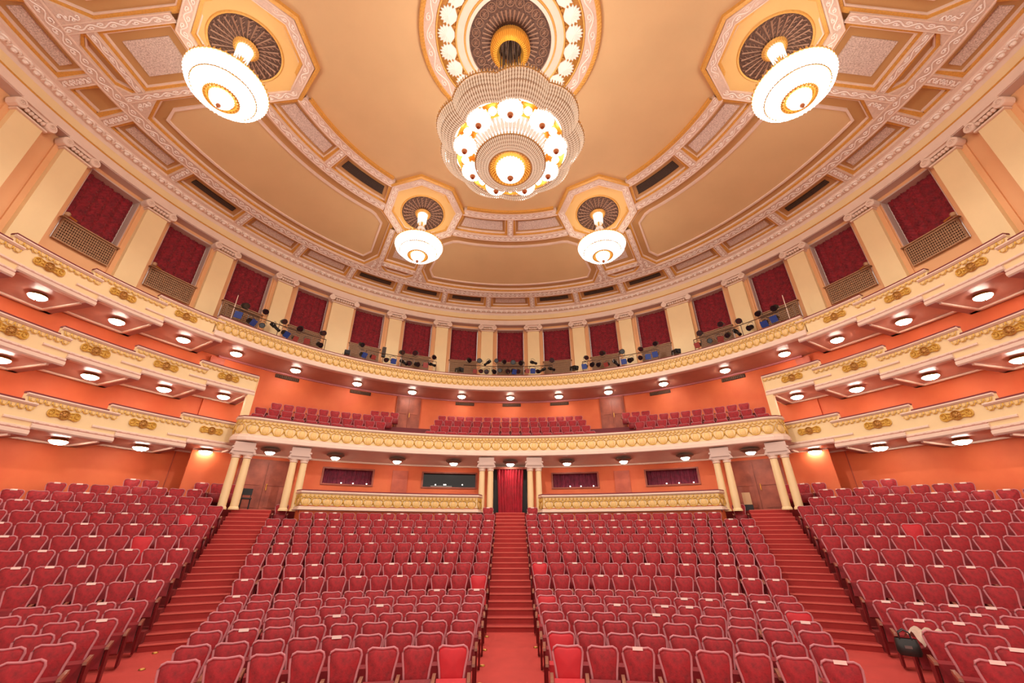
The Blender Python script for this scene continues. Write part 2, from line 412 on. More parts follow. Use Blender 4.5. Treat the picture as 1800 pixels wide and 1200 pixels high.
capw = mb.mesh('capital', M['white'])
for a in PIL:
    for s in (-1, 1):
        hw = PHW.get(a, 1.4)
        mb = MB(); slab(mb, s * a - hw, s * a + hw, 16.6, 16.92, 8.3, 12.98, 3)
        slab(mb, s * a - hw - 0.55, s * a + hw + 0.55, 16.82, 16.92, 8.3, 13.2, 4, mi=1)
        pil = mb.build('pilaster', [M['cream'], M['peach']], wup)
        p = P(s * a, 16.68, 12.9)
        c = put('capital', capw if hw > 2 else capm, pil, p, -radians(s * a), scale=(1.12, 1.2, 1.15))
# upper window curtains (festoon blinds) and lattice grilles
mb = MB(); rows = []
NU, NV = 42, 54
for i in range(NU + 1):
    u = i / NU; row = []
    for j in range(NV + 1):
        v = j / NV
        col = abs(sin(pi * u * 5)) ** 0.6
        d = 0.1 * col + 0.055 * col * sin(2 * pi * (v * 17 + 0.35 * sin(u * 61.0) + 0.5 * col)) + 0.014 * sin(u * 143 + v * 77) + 0.012 * sin(u * 57 - v * 203)
        r = 17.3 - d
        z = 10.6 + 2.62 * v - (0.04 * col if j == 0 else 0)
        row.append(P(-3.05 + 6.1 * u, r, z))
    rows.append(row)
mb.grid(rows); fest = mb.mesh('festoon_curtain', M['curtain'], True)
mb = MB()
slab(mb, -3.05, 3.05, 16.86, 16.9, 9.72, 10.6, 4, mi=1)
mb2 = mb
for z in (9.74, 10.58): slab(mb, -3.1, 3.1, 16.78, 16.87, z - 0.03, z + 0.03, 4)
for e in (-3.08, 3.02): slab(mb, e, e + 0.06, 16.78, 16.87, 9.74, 10.58, 1)
for k in range(7): slab(mb, -3.0, 3.0, 16.81, 16.83, 9.83 + k * 0.105, 9.865 + k * 0.105, 3)
for k in range(25): slab(mb, -2.95 + k * 0.242, -2.87 + k * 0.242, 16.80, 16.82, 9.76, 10.56, 1)
slab(mb, -3.35, 3.35, 16.72, 16.9, 10.62, 10.66, 4)
latm = mb.mesh('lattice', [M['lattice'], M['latticed']])
for i, a in enumerate(wins):
    n = WINA.index(abs(a)); side = 'left' if a < 0 else 'right'
    where = 'in the central upper window' if n == 0 else 'in %s upper window %s of the central one' % (ORD[n - 1], side)
    o = put('festoon_curtain', fest, None, (0, CY, 0), 0)
    o.rotation_euler = (0, 0, -radians(a))
    # mesh was built about the hall centre: move its origin there
    tag(o, 'ruched crimson festoon curtain ' + where, 'curtain', 'festoon curtains of the upper windows')
    o2 = put('lattice_panel', latm, wup, (0, CY, 0)); o2.rotation_euler = (0, 0, -radians(a))
for me in (fest, latm):
    for v in me.vertices: v.co.y -= CY
for s in (-1, 1):                                            # little wall lamps under the first windows
    for a in (80.4, 69.6):
        p = P(s * a, 16.5, 10.62)
        t = thing('wall_bracket_lamp', 'tiny wall lamp beside lattice panel near %s pilaster, %s side' % ('outer' if a > 75 else 'inner', 'left' if s < 0 else 'right'), 'lamp', p)
        MB().tube([(0, 0.35, 0), (0, 0.05, 0.0)], 0.03, 6).build('arm', M['brass'], t)
        MB().lathe([(0, -0.08), (0.07, -0.05), (0.09, 0.06), (0.05, 0.1)], 10).build('shade', M['lattice'], t)

# ================================================================== CEILING
def zb(R): return 16.15 if R < 8.7 else 16.15 - 0.226 * (R - 8.7)
def zxy(x, y, d=0.0): return zb(hypot(x, y - CY)) + d
ceil = struct('ceiling', 'beige coffered ceiling with white plaster bands and gold mouldings')
mb = MB(); rows = []
for i in range(97):
    a = -128 + 256 * i / 96
    rows.append([P(a, R, (16.36 - 0.0012 * R * R)) for R in (0.05, 2, 4, 6, 8, 9.6)])
mb.grid(rows); mb.build('central_panel', M['beige'], ceil, smooth=True)
mb = MB(); rows = []
for i in range(97):
    a = -128 + 256 * i / 96
    rows.append([P(a, R, zb(R) + 0.2) for R in (8.0, 8.7, 10, 12, 14, 16.0)])
mb.grid(rows); mb.build('coffer_ground', M['coffer'], ceil, smooth=True)

def loc2(ax, r, t):                                          # local frame on an octagon axis: r outward from R=9.47, t tangential (+ toward larger angle)
    A = radians(ax); er = (sin(A), cos(A)); et = (cos(A), -sin(A)); R = 9.47 + r
    return (er[0] * R + et[0] * t, CY + er[1] * R + et[1] * t)
def strip(mb, path, wdt, d0, d1, closed=False, mi=0):
    nn = normals(path, closed); N = len(path); rows = []
    for i, (p, n) in enumerate(zip(path, nn)):
        k = 1.0
        if closed or 0 < i < N - 1:
            a = path[(i - 1) % N]; b = path[(i + 1) % N]
            d1x, d1y = p[0] - a[0], p[1] - a[1]; L = hypot(d1x, d1y) or 1
            k = 1 / max(0.5, abs(n[0] * (d1y / L) + n[1] * (-d1x / L)))
        L_ = (p[0] - n[0] * wdt / 2 * k, p[1] - n[1] * wdt / 2 * k); R_ = (p[0] + n[0] * wdt / 2 * k, p[1] + n[1] * wdt / 2 * k)
        rows.append([(L_[0], L_[1], zxy(*L_, d1)), (L_[0], L_[1], zxy(*L_, d0)), (R_[0], R_[1], zxy(*R_, d0)), (R_[0], R_[1], zxy(*R_, d1))])
    mb.grid(rows, cu=closed, cv=True, mi=mi)
def inset(poly, d):
    N = len(poly); out = []
    ar = sum(poly[i][0] * poly[(i + 1) % N][1] - poly[(i + 1) % N][0] * poly[i][1] for i in range(N)); sg = 1 if ar > 0 else -1
    for i in range(N):
        a, p, b = poly[i - 1], poly[i], poly[(i + 1) % N]
        e1 = (p[0] - a[0], p[1] - a[1]); e2 = (b[0] - p[0], b[1] - p[1]); l1 = hypot(*e1) or 1; l2 = hypot(*e2) or 1
        n1 = (-e1[1] / l1 * sg, e1[0] / l1 * sg); n2 = (-e2[1] / l2 * sg, e2[0] / l2 * sg)
        bx, by = n1[0] + n2[0], n1[1] + n2[1]; q = bx * n1[0] + by * n1[1]
        q = max(q, 0.35); out.append((p[0] + bx * d / q, p[1] + by * d / q))
    return out
relief_paths = []                                            # (path, half width) of the scrollwork
def band(name, path, wdt, closed=False):
    mb = MB(); strip(mb, path, wdt, -0.02, 0.22, closed)
    # raised fillets along both edges
    for s in (-1, 1):
        nn = normals(path, closed); pp = [(p[0] + n[0] * s * wdt * 0.435, p[1] + n[1] * s * wdt * 0.435) for p, n in zip(path, nn)]
        strip(mb, pp, wdt * 0.1, -0.045, 0.1, closed, mi=1)
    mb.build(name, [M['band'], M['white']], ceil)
    relief_paths.append((path + ([path[0]] if closed else []), wdt))
def poly_panel(name, poly, d0, d1, m_):
    mb = MB().prism(poly, lambda x, y: zxy(x, y, d0), lambda x, y: zxy(x, y, d1)); return mb.build(name, m_, ceil)
def coffer(poly, insert=None, ins=0.3, gold=0.07):
    mb = MB(); strip(mb, inset(poly, 0.0), 0.16, 0.07, 0.2, True)
    strip(mb, inset(poly, 0.105), 0.045, 0.11, 0.2, True, mi=1)
    mb.build('gold_moulding', [M['gold'], M['white']], ceil)
    if insert == 'weave': poly_panel('plaster_panel', inset(poly, ins), 0.15, 0.21, M['weave'])
    elif insert == 'vent': poly_panel('vent_grille', inset(poly, ins + 0.06), 0.15, 0.21, M['grille'])
def ann(R0, R1, a0, a1, n=8): return arc(R0, a0, a1, n) + arc(R1, a1, a0, n)

for sc_ in (-120, -60, 0, 60, 120):
    e = 30 - 12.9
    band('ring_band', arc(8.75, sc_ - e, sc_ + e, 24), 0.4)
    band('ring_band', arc(10.22, sc_ - 18.9, sc_ + 18.9, 24), 0.34)
    band('radial_band', [P(sc_, 8.95, 0)[:2], P(sc_, 9.5, 0)[:2], P(sc_, 10.05, 0)[:2]], 0.34)
    mb = MB(); strip(mb, arc(8.48, sc_ - 16.2, sc_ + 16.2, 24), 0.13, -0.02, 0.25); mb.build('gold_rope', M['gold'], ceil)
    for s in (-1, 1):
        g = 0.2
        poly = arc(8.95, sc_ + s * 1.1, sc_ + s * 17.3, 8) + arc(10.05, sc_ + s * 18.7, sc_ + s * 1.0, 8)
        if sc_ == 0: kind = 'weave'
        else:
            toward_back = (s * sc_ < 0)
            kind = 'vent' if (toward_back and abs(sc_) == 60) else 'weave'
        coffer(poly, kind, 0.27)
    A, B = sc_ + 30, sc_ - 30
    right = [loc2(A, 0.85, -1.97), loc2(A, 1.5, -1.32), loc2(A, 4.05, -1.32)]
    left = [loc2(B, 4.05, 1.32), loc2(B, 1.5, 1.32), loc2(B, 0.85, 1.97)]
    poly = arc(10.4, sc_ - 18.9, sc_ + 18.9, 18)[1:-1] + right + arc(14.5, sc_ + 22.2, sc_ - 22.2, 18) + left
    coffer(poly, None)
    for ax_, sg_ in ((A, -1), (B, 1)):
        e_ = P(sc_ - sg_ * 22.2, 14.5, 0)[:2]; tri = [loc2(ax_, 4.05, sg_ * 1.3), loc2(ax_, 5.1, sg_ * 1.3), e_]
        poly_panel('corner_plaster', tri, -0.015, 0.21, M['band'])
        relief_paths.append(([loc2(ax_, 4.3, sg_ * 1.42), loc2(ax_, 4.72, sg_ * 1.45), loc2(ax_, 4.9, sg_ * 1.6)], 0.3))
    # raised inner field of the big panel with its pale moulding
    mb = MB(); strip(mb, inset(poly, 0.52), 0.09, 0.1, 0.21, True); mb.build('inner_moulding', M['white'], ceil)
    f = inset(poly, 0.55)
    n1 = 17; rows = []
    inn = f[:n1]; ri = f[n1:n1 + 3]; out = f[n1 + 3:n1 + 22][::-1]; le = f[n1 + 22:]
    low = [le[1], le[2]] + inn + [ri[0], ri[1]]; top = [le[0]] + out + [ri[2]]
    mb = MB()
    def samp(pl, q):
        L = [0]
        for i in range(1, len(pl)): L.append(L[-1] + hypot(pl[i][0] - pl[i - 1][0], pl[i][1] - pl[i - 1][1]))
        x = q * L[-1]
        for i in range(1, len(pl)):
            if x <= L[i] + 1e-9:
                k = (x - L[i - 1]) / ((L[i] - L[i - 1]) or 1); return (pl[i - 1][0] + (pl[i][0] - pl[i - 1][0]) * k, pl[i - 1][1] + (pl[i][1] - pl[i - 1][1]) * k)
        return pl[-1]
    for i in range(41):
        a_, b_ = samp(low, i / 40), samp(top, i / 40)
        rows.append([(a_[0] + (b_[0] - a_[0]) * k / 6, a_[1] + (b_[1] - a_[1]) * k / 6, zxy(a_[0] + (b_[0] - a_[0]) * k / 6, a_[1] + (b_[1] - a_[1]) * k / 6, 0.155)) for k in range(7)])
    mb.grid(rows); mb.build('big_field', M['beige'], ceil, smooth=True)
for ax in (-90, -30, 30, 90):
    def octo(ap): return [loc2(ax, ap / cos(pi / 8) * cos(pi / 8 + k * pi / 4), ap / cos(pi / 8) * sin(pi / 8 + k * pi / 4)) for k in range(8)]
    band('octagon_band', octo(1.77), 0.38, True)
    mb = MB().prism(octo(1.62), lambda x, y: 16.15 - 0.167 * (hypot(x, y - CY) - 7.85) + 0.1, lambda x, y: zxy(x, y, 0.35)); mb.build('octagon_field', M['octa'], ceil)
    mb = MB(); strip(mb, octo(1.52), 0.1, 0.03, 0.15, True); strip(mb, octo(1.42), 0.04, 0.06, 0.15, True, mi=1); mb.build('gold_moulding', [M['gold'], M['white']], ceil)
    oc = [loc2(ax, *q) for q in ((-0.8, -2.05), (-2.05, -0.85), (-2.05, 0.85), (-0.8, 2.05))]
    mb = MB(); strip(mb, oc, 0.14, -0.02, 0.25); mb.build('gold_rope', M['gold'], ceil)
    for s in (-1, 1): band('axis_band', [loc2(ax, r, s * 1.16) for r in (1.75, 2.7, 3.7, 4.7, 5.1)], 0.3)
    band('cross_band', [loc2(ax, 4.4, t) for t in (-1.0, 0, 1.0)], 0.26)
    coffer([loc2(ax, *q) for q in ((1.97, -1.0), (1.97, 1.0), (4.26, 1.0), (4.26, -1.0))], 'weave', 0.42)
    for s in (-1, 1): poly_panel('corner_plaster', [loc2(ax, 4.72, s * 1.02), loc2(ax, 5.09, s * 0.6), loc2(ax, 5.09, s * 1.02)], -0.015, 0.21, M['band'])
    coffer([loc2(ax, *q) for q in ((4.55, -1.0), (4.55, 1.0), (4.75, 1.0), (5.06, 0.6), (5.06, -0.6), (4.75, -1.0))], None)
band('ring_band', arc(14.75, -124, 124, 120), 0.46)
outer = [0, 11.25, 22.5, 33.75, 45, 56.25, 67.6]
kinds = ['weave', 'vent', 'vent', 'vent', 'weave', 'weave', 'vent']
seps = [5.62, 16.87, 28.12, 39.37, 50.6, 61.9, 73.2]
cells = [(k, (seps[i - 1] if i else -5.62), seps[i]) for i, k in enumerate(kinds)] + [('weave', 73.2, 83.2), (None, 83.2, 88.6), ('weave', 88.6, 98.6), ('weave', 98.6, 110), ('weave', 110, 121)]
cells[0] = ('weave', -5.62, 5.62)
for k, a0, a1 in cells:
    for s in ((-1, 1) if a0 > 0 else (1,)):
        coffer(ann(15.0, 15.98, s * (a0 + 0.68), s * (a1 - 0.68), 6), k, 0.3)
        band('radial_band', [P(s * a1, R, 0)[:2] for R in (14.98, 15.5, 16.0)], 0.36)
        if a0 < 0: band('radial_band', [P(a0, R, 0)[:2] for R in (14.98, 15.5, 16.0)], 0.36)
# scrollwork: a raised running vine with curls along every plaster band
mb = MB()
for path, wdt in relief_paths:
    L = [0]
    for i in range(1, len(path)): L.append(L[-1] + hypot(path[i][0] - path[i - 1][0], path[i][1] - path[i - 1][1]))
    T = L[-1]
    if wdt < 0.25 or T < 0.5: continue
    def at(s_):
        s_ = min(max(s_, 0), T - 1e-6); i = 1
        while L[i] < s_: i += 1
        k = (s_ - L[i - 1]) / ((L[i] - L[i - 1]) or 1); a, b = path[i - 1], path[i]
        dx, dy = b[0] - a[0], b[1] - a[1]; l = hypot(dx, dy) or 1
        return (a[0] + dx * k, a[1] + dy * k), (dy / l, -dx / l), (dx / l, dy / l)
    per = 0.62; nper = max(1, round(T / per)); per = T / nper; am = wdt * 0.2
    def pt(s_, v):
        p, n, t = at(s_); x, y = p[0] + n[0] * v, p[1] + n[1] * v
        return (x, y, zxy(x, y, -0.028))
    if T < 1.2: nper = max(2, nper * 2); per = T / nper
    mb.tube([pt(0.06 + (T - 0.12) * i / (nper * 8), am * sin(2 * pi * i / 8)) for i in range(nper * 8 + 1)], 0.02, 4, caps=False)
    for k in range(nper * 2):
        sc0 = (k + 0.5) * per / 2; sgn = -1 if k % 2 == 0 else 1
        mb.tube([pt(sc0 + (per * 0.16) * (1 - q / 11) * cos(q * 0.9), sgn * am * 0.55 + (am * 0.8) * (1 - q / 11) * sin(q * 0.9) * sgn) for q in range(9)], [0.02] * 6 + [0.024, 0.028, 0.03], 4, caps=False)
o = mb.build('scrollwork', M['relief'], ceil); o['kind'] = 'stuff'

# ceiling roses of the small chandeliers and the great central medallion
def rose(parent, cx, cy_, z, R, n):
    mb = MB(); mb.lathe([(0.02, -0.02), (R * 0.4, -0.03), (R, 0.0), (R, 0.05)], 48, (cx, cy_, z))
    for k in range(n):
        a = 2 * pi * k / n
        mb.tube([(cx + r * cos(a), cy_ + r * sin(a), z - 0.035) for r in (R * 0.3, R * 0.6, R * 0.93)], [0.012, 0.02, 0.034], 4, mi=1)
        a2 = a + pi / n
        for q in range(4):
            r = R * (0.45 + 0.14 * q)
            mb.tube([(cx + r * cos(a), cy_ + r * sin(a), z - 0.03), (cx + (r + R * 0.1) * cos(a2), cy_ + (r + R * 0.1) * sin(a2), z - 0.03)], 0.012, 3, mi=1, caps=False)
    mb.tube([(cx + R * 1.03 * cos(2 * pi * k / 48), cy_ + R * 1.03 * sin(2 * pi * k / 48), z) for k in range(48)], 0.045, 5, True, mi=2)
    mb.v = [(x, y_, z_ - z + 16.15 - 0.167 * (hypot(x, y_ - CY) - 7.85) + 0.085) for x, y_, z_ in mb.v]
    mb.build('ceiling_rose', [M['bronze'], M['bronzel'], M['gold']], parent)
RING_R = 9.6
ROSES = [(P(a, RING_R, 0)[0], P(a, RING_R, 0)[1]) for a in (-90, -30, 30, 90)]
for x, y in ROSES: rose(ceil, x, y, zb(RING_R) + 0.06, 1.12, 26)
ZM = 16.34
def flat_ring(name, r0, r1, d, m_, n=72):
    mb = MB().lathe([(r0, -d + 0.1), (r0, -d), (r1, -d), (r1, 0.02)], n, (0, CY, ZM)); return mb.build(name, m_, ceil)
mb = MB(); mb.tube([(3.2 * cos(2 * pi * k / 96), CY + 3.2 * sin(2 * pi * k / 96), ZM - 0.1) for k in range(96)], 0.09, 6, True)
for k in range(180):
    a = 2 * pi * k / 180
    mb.tube([(3.2 * cos(a) + 0.06 * cos(a), CY + 3.2 * sin(a) + 0.06 * sin(a), ZM - 0.16), (3.2 * cos(a + .03) - 0.06 * cos(a), CY + 3.2 * sin(a + .03) - 0.06 * sin(a), ZM - 0.18)], 0.025, 4, caps=False)
mb.build('gold_rope', M['gold'], ceil)
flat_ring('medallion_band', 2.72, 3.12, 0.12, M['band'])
relief = MB()
nv = 16
relief.tube([((2.92 + 0.09 * sin(nv * 2 * pi * k / 256)) * cos(2 * pi * k / 256), CY + (2.92 + 0.09 * sin(nv * 2 * pi * k / 256)) * sin(2 * pi * k / 256), ZM - 0.13) for k in range(256)], 0.022, 4, True)
for k in range(nv * 2):
    a = 2 * pi * (k + 0.5) / (nv * 2); sg = -1 if k % 2 == 0 else 1
    relief.tube([((2.92 + sg * 0.05 + 0.09 * (1 - q / 11) * sin(q * .9)) * cos(a + 0.05 * (1 - q / 11) * cos(q * .9)), CY + (2.92 + sg * 0.05 + 0.09 * (1 - q / 11) * sin(q * .9)) * sin(a + 0.05 * (1 - q / 11) * cos(q * .9)), ZM - 0.13) for q in range(9)], 0.02, 4, caps=False)
relief.build('scrollwork', M['relief'], ceil, kind='stuff')
mb = MB()
for r in (2.68, 1.98, 1.66): mb.tube([(r * cos(2 * pi * k / 80), CY + r * sin(2 * pi * k / 80), ZM - 0.1) for k in range(80)], 0.035, 5, True)
mb.build('gold_moulding', M['gold'], ceil)
flat_ring('gold_ground', 1.95, 2.68, 0.03, M['goldd'])
flat_ring('white_ring', 1.5, 1.96, 0.09, M['white'])
flat_ring('white_rim', 1.5, 1.62, 0.13, M['white'])
mb = MB()                                                     # fan-shaped acanthus leaf, local x outward
tips = 11; vs = [(0.0, -0.06, -0.02), (0.0, 0.06, -0.02), (0.28, 0.0, -0.11)]
ol = []
for k in range(tips * 2 - 1):
    t = -1 + 2 * k / (tips * 2 - 2); r = (0.37 if k % 2 == 0 else 0.275); an = t * 1.95
    ol.append((0.3 + r * cos(an) * (0.95 if abs(t) < 0.9 else 0.9), 0.29 / 0.33 * r * sin(an), -0.05))
vs2 = [(0.02, -0.07, -0.03)] + ol + [(0.02, 0.07, -0.03)]
n = len(vs2); top = [(x, y, 0.0) for x, y, z in vs2]
mb.add(vs2 + [(0.33, 0, -0.1)] + top, [(i, i + 1, n) for i in range(n - 1)] + [(n - 1, 0, n)] + [(i, (i + 1) % n, n + 1 + (i + 1) % n, n + 1 + i) for i in range(n)])
leafm = mb.mesh('acanthus_leaf', M['relief'])
for k in range(24):
    a = 2 * pi * (k + 0.5) / 24
    put('acanthus_leaf', leafm, ceil, (2.0 * cos(a), CY + 2.0 * sin(a), ZM - 0.03), a)
    b = a + pi / 24
    MB().lathe([(0, -0.09), (0.05, -0.06), (0.06, 0.0), (0, 0.03)], 8, (2.06 * cos(b), CY + 2.06 * sin(b), ZM - 0.03)).build('gold_boss', M['goldd'], ceil)
mb = MB(); mb.lathe([(0.05, -0.02), (1.5, -0.02), (1.5, 0.05)], 64, (0, CY, ZM))
for k in range(40):
    a = 2 * pi * k / 40
    mb.tube([(r * cos(a), CY + r * sin(a), ZM - 0.04) for r in (0.7, 1.05)], [0.02, 0.035], 4, mi=1)
for k in range(24):
    a = 2 * pi * k / 24; c = (1.27 * cos(a), CY + 1.27 * sin(a))
    mb.tube([(c[0] + 0.145 * cos(t * pi / 7), c[1] + 0.145 * sin(t * pi / 7), ZM - 0.035) for t in range(14)], 0.016, 4, True, mi=1)
    for q in range(4):
        t = q * pi / 4; mb.tube([(c[0] + 0.1 * cos(t), c[1] + 0.1 * sin(t), ZM - 0.03), (c[0] - 0.1 * cos(t), c[1] - 0.1 * sin(t), ZM - 0.03)], 0.012, 3, mi=1, caps=False)
mb.build('bronze_rose', [M['bronze'], M['bronzel']], ceil)

# ------------------------------------------------------------------ cornice and entablature
cor = struct('trim_1', 'white egg and dart cornice with a beige frieze'); 
AC = 112
mb = MB(); sweep(mb, arc(16.0, -AC, AC, 130), [(0.0, 14.72), (0.02, 14.46), (-0.12, 14.42), (-0.16, 14.36), (-0.42, 14.30), (-0.44, 14.12), (-0.5, 14.72)]); mb.build('cornice_moulding', M['white'], cor)
mb = MB(); sweep(mb, arc(16.0, -AC, AC, 130), [(-0.44, 14.16), (-0.46, 13.78), (-1.0, 13.78), (-1.0, 14.16)]); mb.build('frieze', M['cream'], cor)
mb = MB(); sweep(mb, arc(16.0, -AC, AC, 130), [(-0.44, 13.8), (-0.40, 13.76), (-0.44, 13.72), (-0.6, 13.76)]); mb.build('gold_line', M['gold'], cor)
mb = MB(); sweep(mb, arc(16.0, -AC, AC, 130), [(-0.44, 13.72), (-0.46, 13.4), (-1.1, 13.4), (-1.1, 13.72)]); mb.build('architrave', M['white'], cor)
mb = MB(); sweep(mb, arc(16.0, -AC, AC, 130), [(-0.5, 13.42), (-0.5, 13.37), (-1.4, 13.37), (-1.4, 13.42)]); mb.build('lintel_soffit', M['reveal'], cor)
mb = MB()
mb.tube([(0.0 + 0.12 * cos(t * pi / 6), 0.0, 0.1 * sin(t * pi / 6)) for t in range(7)], 0.03, 5)
mb.lathe([(0, -0.07), (0.05, -0.05), (0.075, 0.0), (0.06, 0.05), (0, 0.07)], 8, (0, 0, 0.0))
mb.box((0.165, 0.0, 0.02), (0.025, 0.05, 0.14))
eggm = mb.mesh('egg_motif', M['relief'])
step = degrees(0.36 / 16.15); n = int(2 * 98 / step)
for k in range(n + 1):
    a = -98 + k * step; p = P(a, 16.27, 14.325)
    put('egg_motif', eggm, cor, p, rot=(radians(82), 0, -radians(a)), scale=(1.25, 1.25, 1.25))

# ================================================================== parapet ornament prototypes
def leaf_mesh(wd, h):
    mb = MB(); rows = []
    for i in range(7):
        t = -pi / 2 + pi * i / 6; rows.append([(wd * 0.27 * cos(t) * sin(q) * (1.0 - 0.35 * sin(t)), -0.04 * cos(t) * max(0.0, cos(q)), h * 0.5 + h * 0.46 * sin(t)) for q in (-pi / 2, -0.9, -0.45, 0, 0.45, 0.9, pi / 2)])
    mb.grid(rows, mi=0)
    pth = [(-wd * 0.5, -0.02, h * 0.72), (-wd * 0.43, -0.035, h * 0.35), (-wd * 0.27, -0.035, h * 0.09), (0, -0.03, 0.0), (wd * 0.27, -0.035, h * 0.09), (wd * 0.43, -0.035, h * 0.35), (wd * 0.5, -0.02, h * 0.72)]
    mb.tube(pth, 0.022, 4, mi=1)
    mb.tube([(-wd * 0.5, -0.02, h * 0.75), (-wd * 0.25, -0.03, h * 0.98), (0, -0.03, h * 0.86), (wd * 0.25, -0.03, h * 0.98), (wd * 0.5, -0.02, h * 0.75)], 0.02, 4, mi=1)
    return mb.mesh('leaf_motif', [M['leafg'], M['cart']], True)
def along(path, spacing, margin=0.0):
    L = [0]
    for i in range(1, len(path)): L.append(L[-1] + hypot(path[i][0] - path[i - 1][0], path[i][1] - path[i - 1][1]))
    T = L[-1] - 2 * margin; n = max(1, round(T / spacing)); sp = T / n; out = []; i = 1
    for k in range(n):
        s_ = margin + (k + 0.5) * sp
        while L[i] < s_: i += 1
        q = (s_ - L[i - 1]) / (L[i] - L[i - 1]); a, b = path[i - 1], path[i]
        dx, dy = b[0] - a[0], b[1] - a[1]
        out.append((a[0] + dx * q, a[1] + dy * q, atan2(dy, dx)))
    return out, sp
def festoon_strip(parent, path, z, off, pitch=0.17, h=0.15):
    mb = MB(); pts, sp = along(path, pitch)
    for x, y, an in pts:
        ux, uy = cos(an), sin(an); nx, ny = uy, -ux
        def q(u, v, d): return (x + ux * u + nx * (off + d), y + uy * u + ny * (off + d), z - v)
        mb.tube([q(-sp * .48, 0.0, 0.012), q(-sp * .42, h * .5, 0.03), q(-sp * .18, h * .9, 0.03), q(sp * .18, h * .9, 0.03), q(sp * .42, h * .5, 0.03), q(sp * .48, 0, 0.012)], 0.017, 4, caps=False)
        mb.add([q(-sp * .2, h * .1, .02), q(sp * .2, h * .1, .02), q(sp * .14, h * .7, .03), q(-sp * .14, h * .7, .03)], [(0, 1, 2, 3)], 1)
    o = mb.build('gold_festoon', [M['cart'], M['leafg']], parent); o['kind'] = 'stuff'; return o
def parapet(parent, path, ztop, zbot, leaf, pitch, zl0, zl1, th=0.16):
    H = ztop - zbot
    mb = MB(); sweep(mb, path, [(0.0, ztop - 0.05), (0.0, zbot + 0.2), (-th, zbot + 0.2), (-th, ztop - 0.05)]); mb.build('panel', M['cream'], parent)
    mb = MB(); sweep(mb, path, [(0.08, ztop - 0.02), (0.09, ztop - 0.07), (0.04, ztop - 0.12), (-0.02, ztop - 0.13), (-th - .04, ztop - 0.1), (-th - .04, ztop - 0.02)]); mb.build('top_moulding', M['white'], parent)
    mb = MB(); sweep(mb, path, [(0.06, ztop + 0.035), (0.08, ztop - 0.02), (-th - .05, ztop - 0.02), (-th - .03, ztop + 0.035)]); mb.build('rail_cushion', M['darkred'], parent)
    mb = MB(); sweep(mb, path, [(0.0, zl0 - 0.02), (0.07, zl0 - 0.05), (0.06, zl0 - 0.11), (0.12, zl0 - 0.14), (0.12, zbot + 0.03), (0.08, zbot), (-th, zbot), (-th, zl0 - 0.02)]); mb.build('base_moulding', M['white'], parent)
    festoon_strip(parent, path, ztop - 0.135, 0.0)
    pts, sp = along(path, pitch)
    for x, y, an in pts:
        put('leaf_motif', leaf, parent, (x + sin(an) * 0.005, y - cos(an) * 0.005, zl0), an)

# ================================================================== UPPER GALLERY
gal = thing('upper_gallery', 'cream curved upper gallery front with gold leaf frieze, carrying the spotlights', 'gallery')
gpath = arc(15.35, -60.4, 60.4, 110)
parapet(gal, gpath, 9.12, 8.1, leaf_mesh(0.33, 0.4), 0.33, 8.43, 8.84)
mb = MB(); rows = []
for i in range(121):
    a = -60.6 + 121.2 * i / 120; rows.append([P(a, R, z) for R, z in ((15.3, 8.12), (15.6, 8.11), (17.6, 8.08))])
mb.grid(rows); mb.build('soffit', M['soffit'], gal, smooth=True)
mb = MB(); slab(mb, -60.6, 60.6, 15.45, 17.5, 8.22, 8.34, 80); mb.build('gallery_floor', M['darkred'], gal)

# ================================================================== AMPHITHEATRE
amp = thing('amphitheatre_balcony', 'cream bow-fronted amphitheatre balcony with gold leaf frieze', 'balcony')
ap = arc(18.4, -36.4, 36.4, 80, 2.4)
endl = [(-11.9, 18.0), (-11.97, 17.6), (-11.9, 17.3), (-11.72, 17.1), (-11.45, 17.02), (-11.15, 17.08)]
apath = endl + ap + [(-x, y) for x, y in reversed(endl)]
parapet(amp, apath, 4.66, 3.62, leaf_mesh(0.48, 0.42), 0.48, 3.94, 4.34)
mb = MB(); rows = []
for i in range(81):
    a = -40 + 80 * i / 80; rows.append([P(a, R, z, 2.4) for R, z in ((18.35 if abs(a) < 37 else 18.4 + (abs(a) - 37) * 0.5, 3.64), (18.9 + max(0, abs(a) - 37) * 0.4, 3.6), (20.6, 3.42))])
mb.grid(rows); mb.build('soffit', M['white'], amp, smooth=True)
for k, (R, z) in enumerate([(18.45, 4.02), (19.9, 4.6), (21.0, 5.22), (22.1, 5.77), (23.2, 5.78)]):
    mb = MB(); rows = []
    for i in range(61):
        a = -36 + 72 * i / 60
        def lim(R):
            x, y, _ = P(a, R, 0, 2.4); d = hypot(x, y - CY)
            while d > 17.48: R -= 0.05; x, y, _ = P(a, R, 0, 2.4); d = hypot(x, y - CY)
            return R
        R0_, R1_ = lim(R), lim(min(R + 1.5 if k == 0 else R + 1.1, 23.7))
        rows.append([P(a, R0_, z - (0.25 if k == 0 else 0.58), 2.4), P(a, R0_, z, 2.4), P(a, R1_, z, 2.4)])
    mb.grid(rows); mb.build('seat_terrace', M['darkred'], amp)

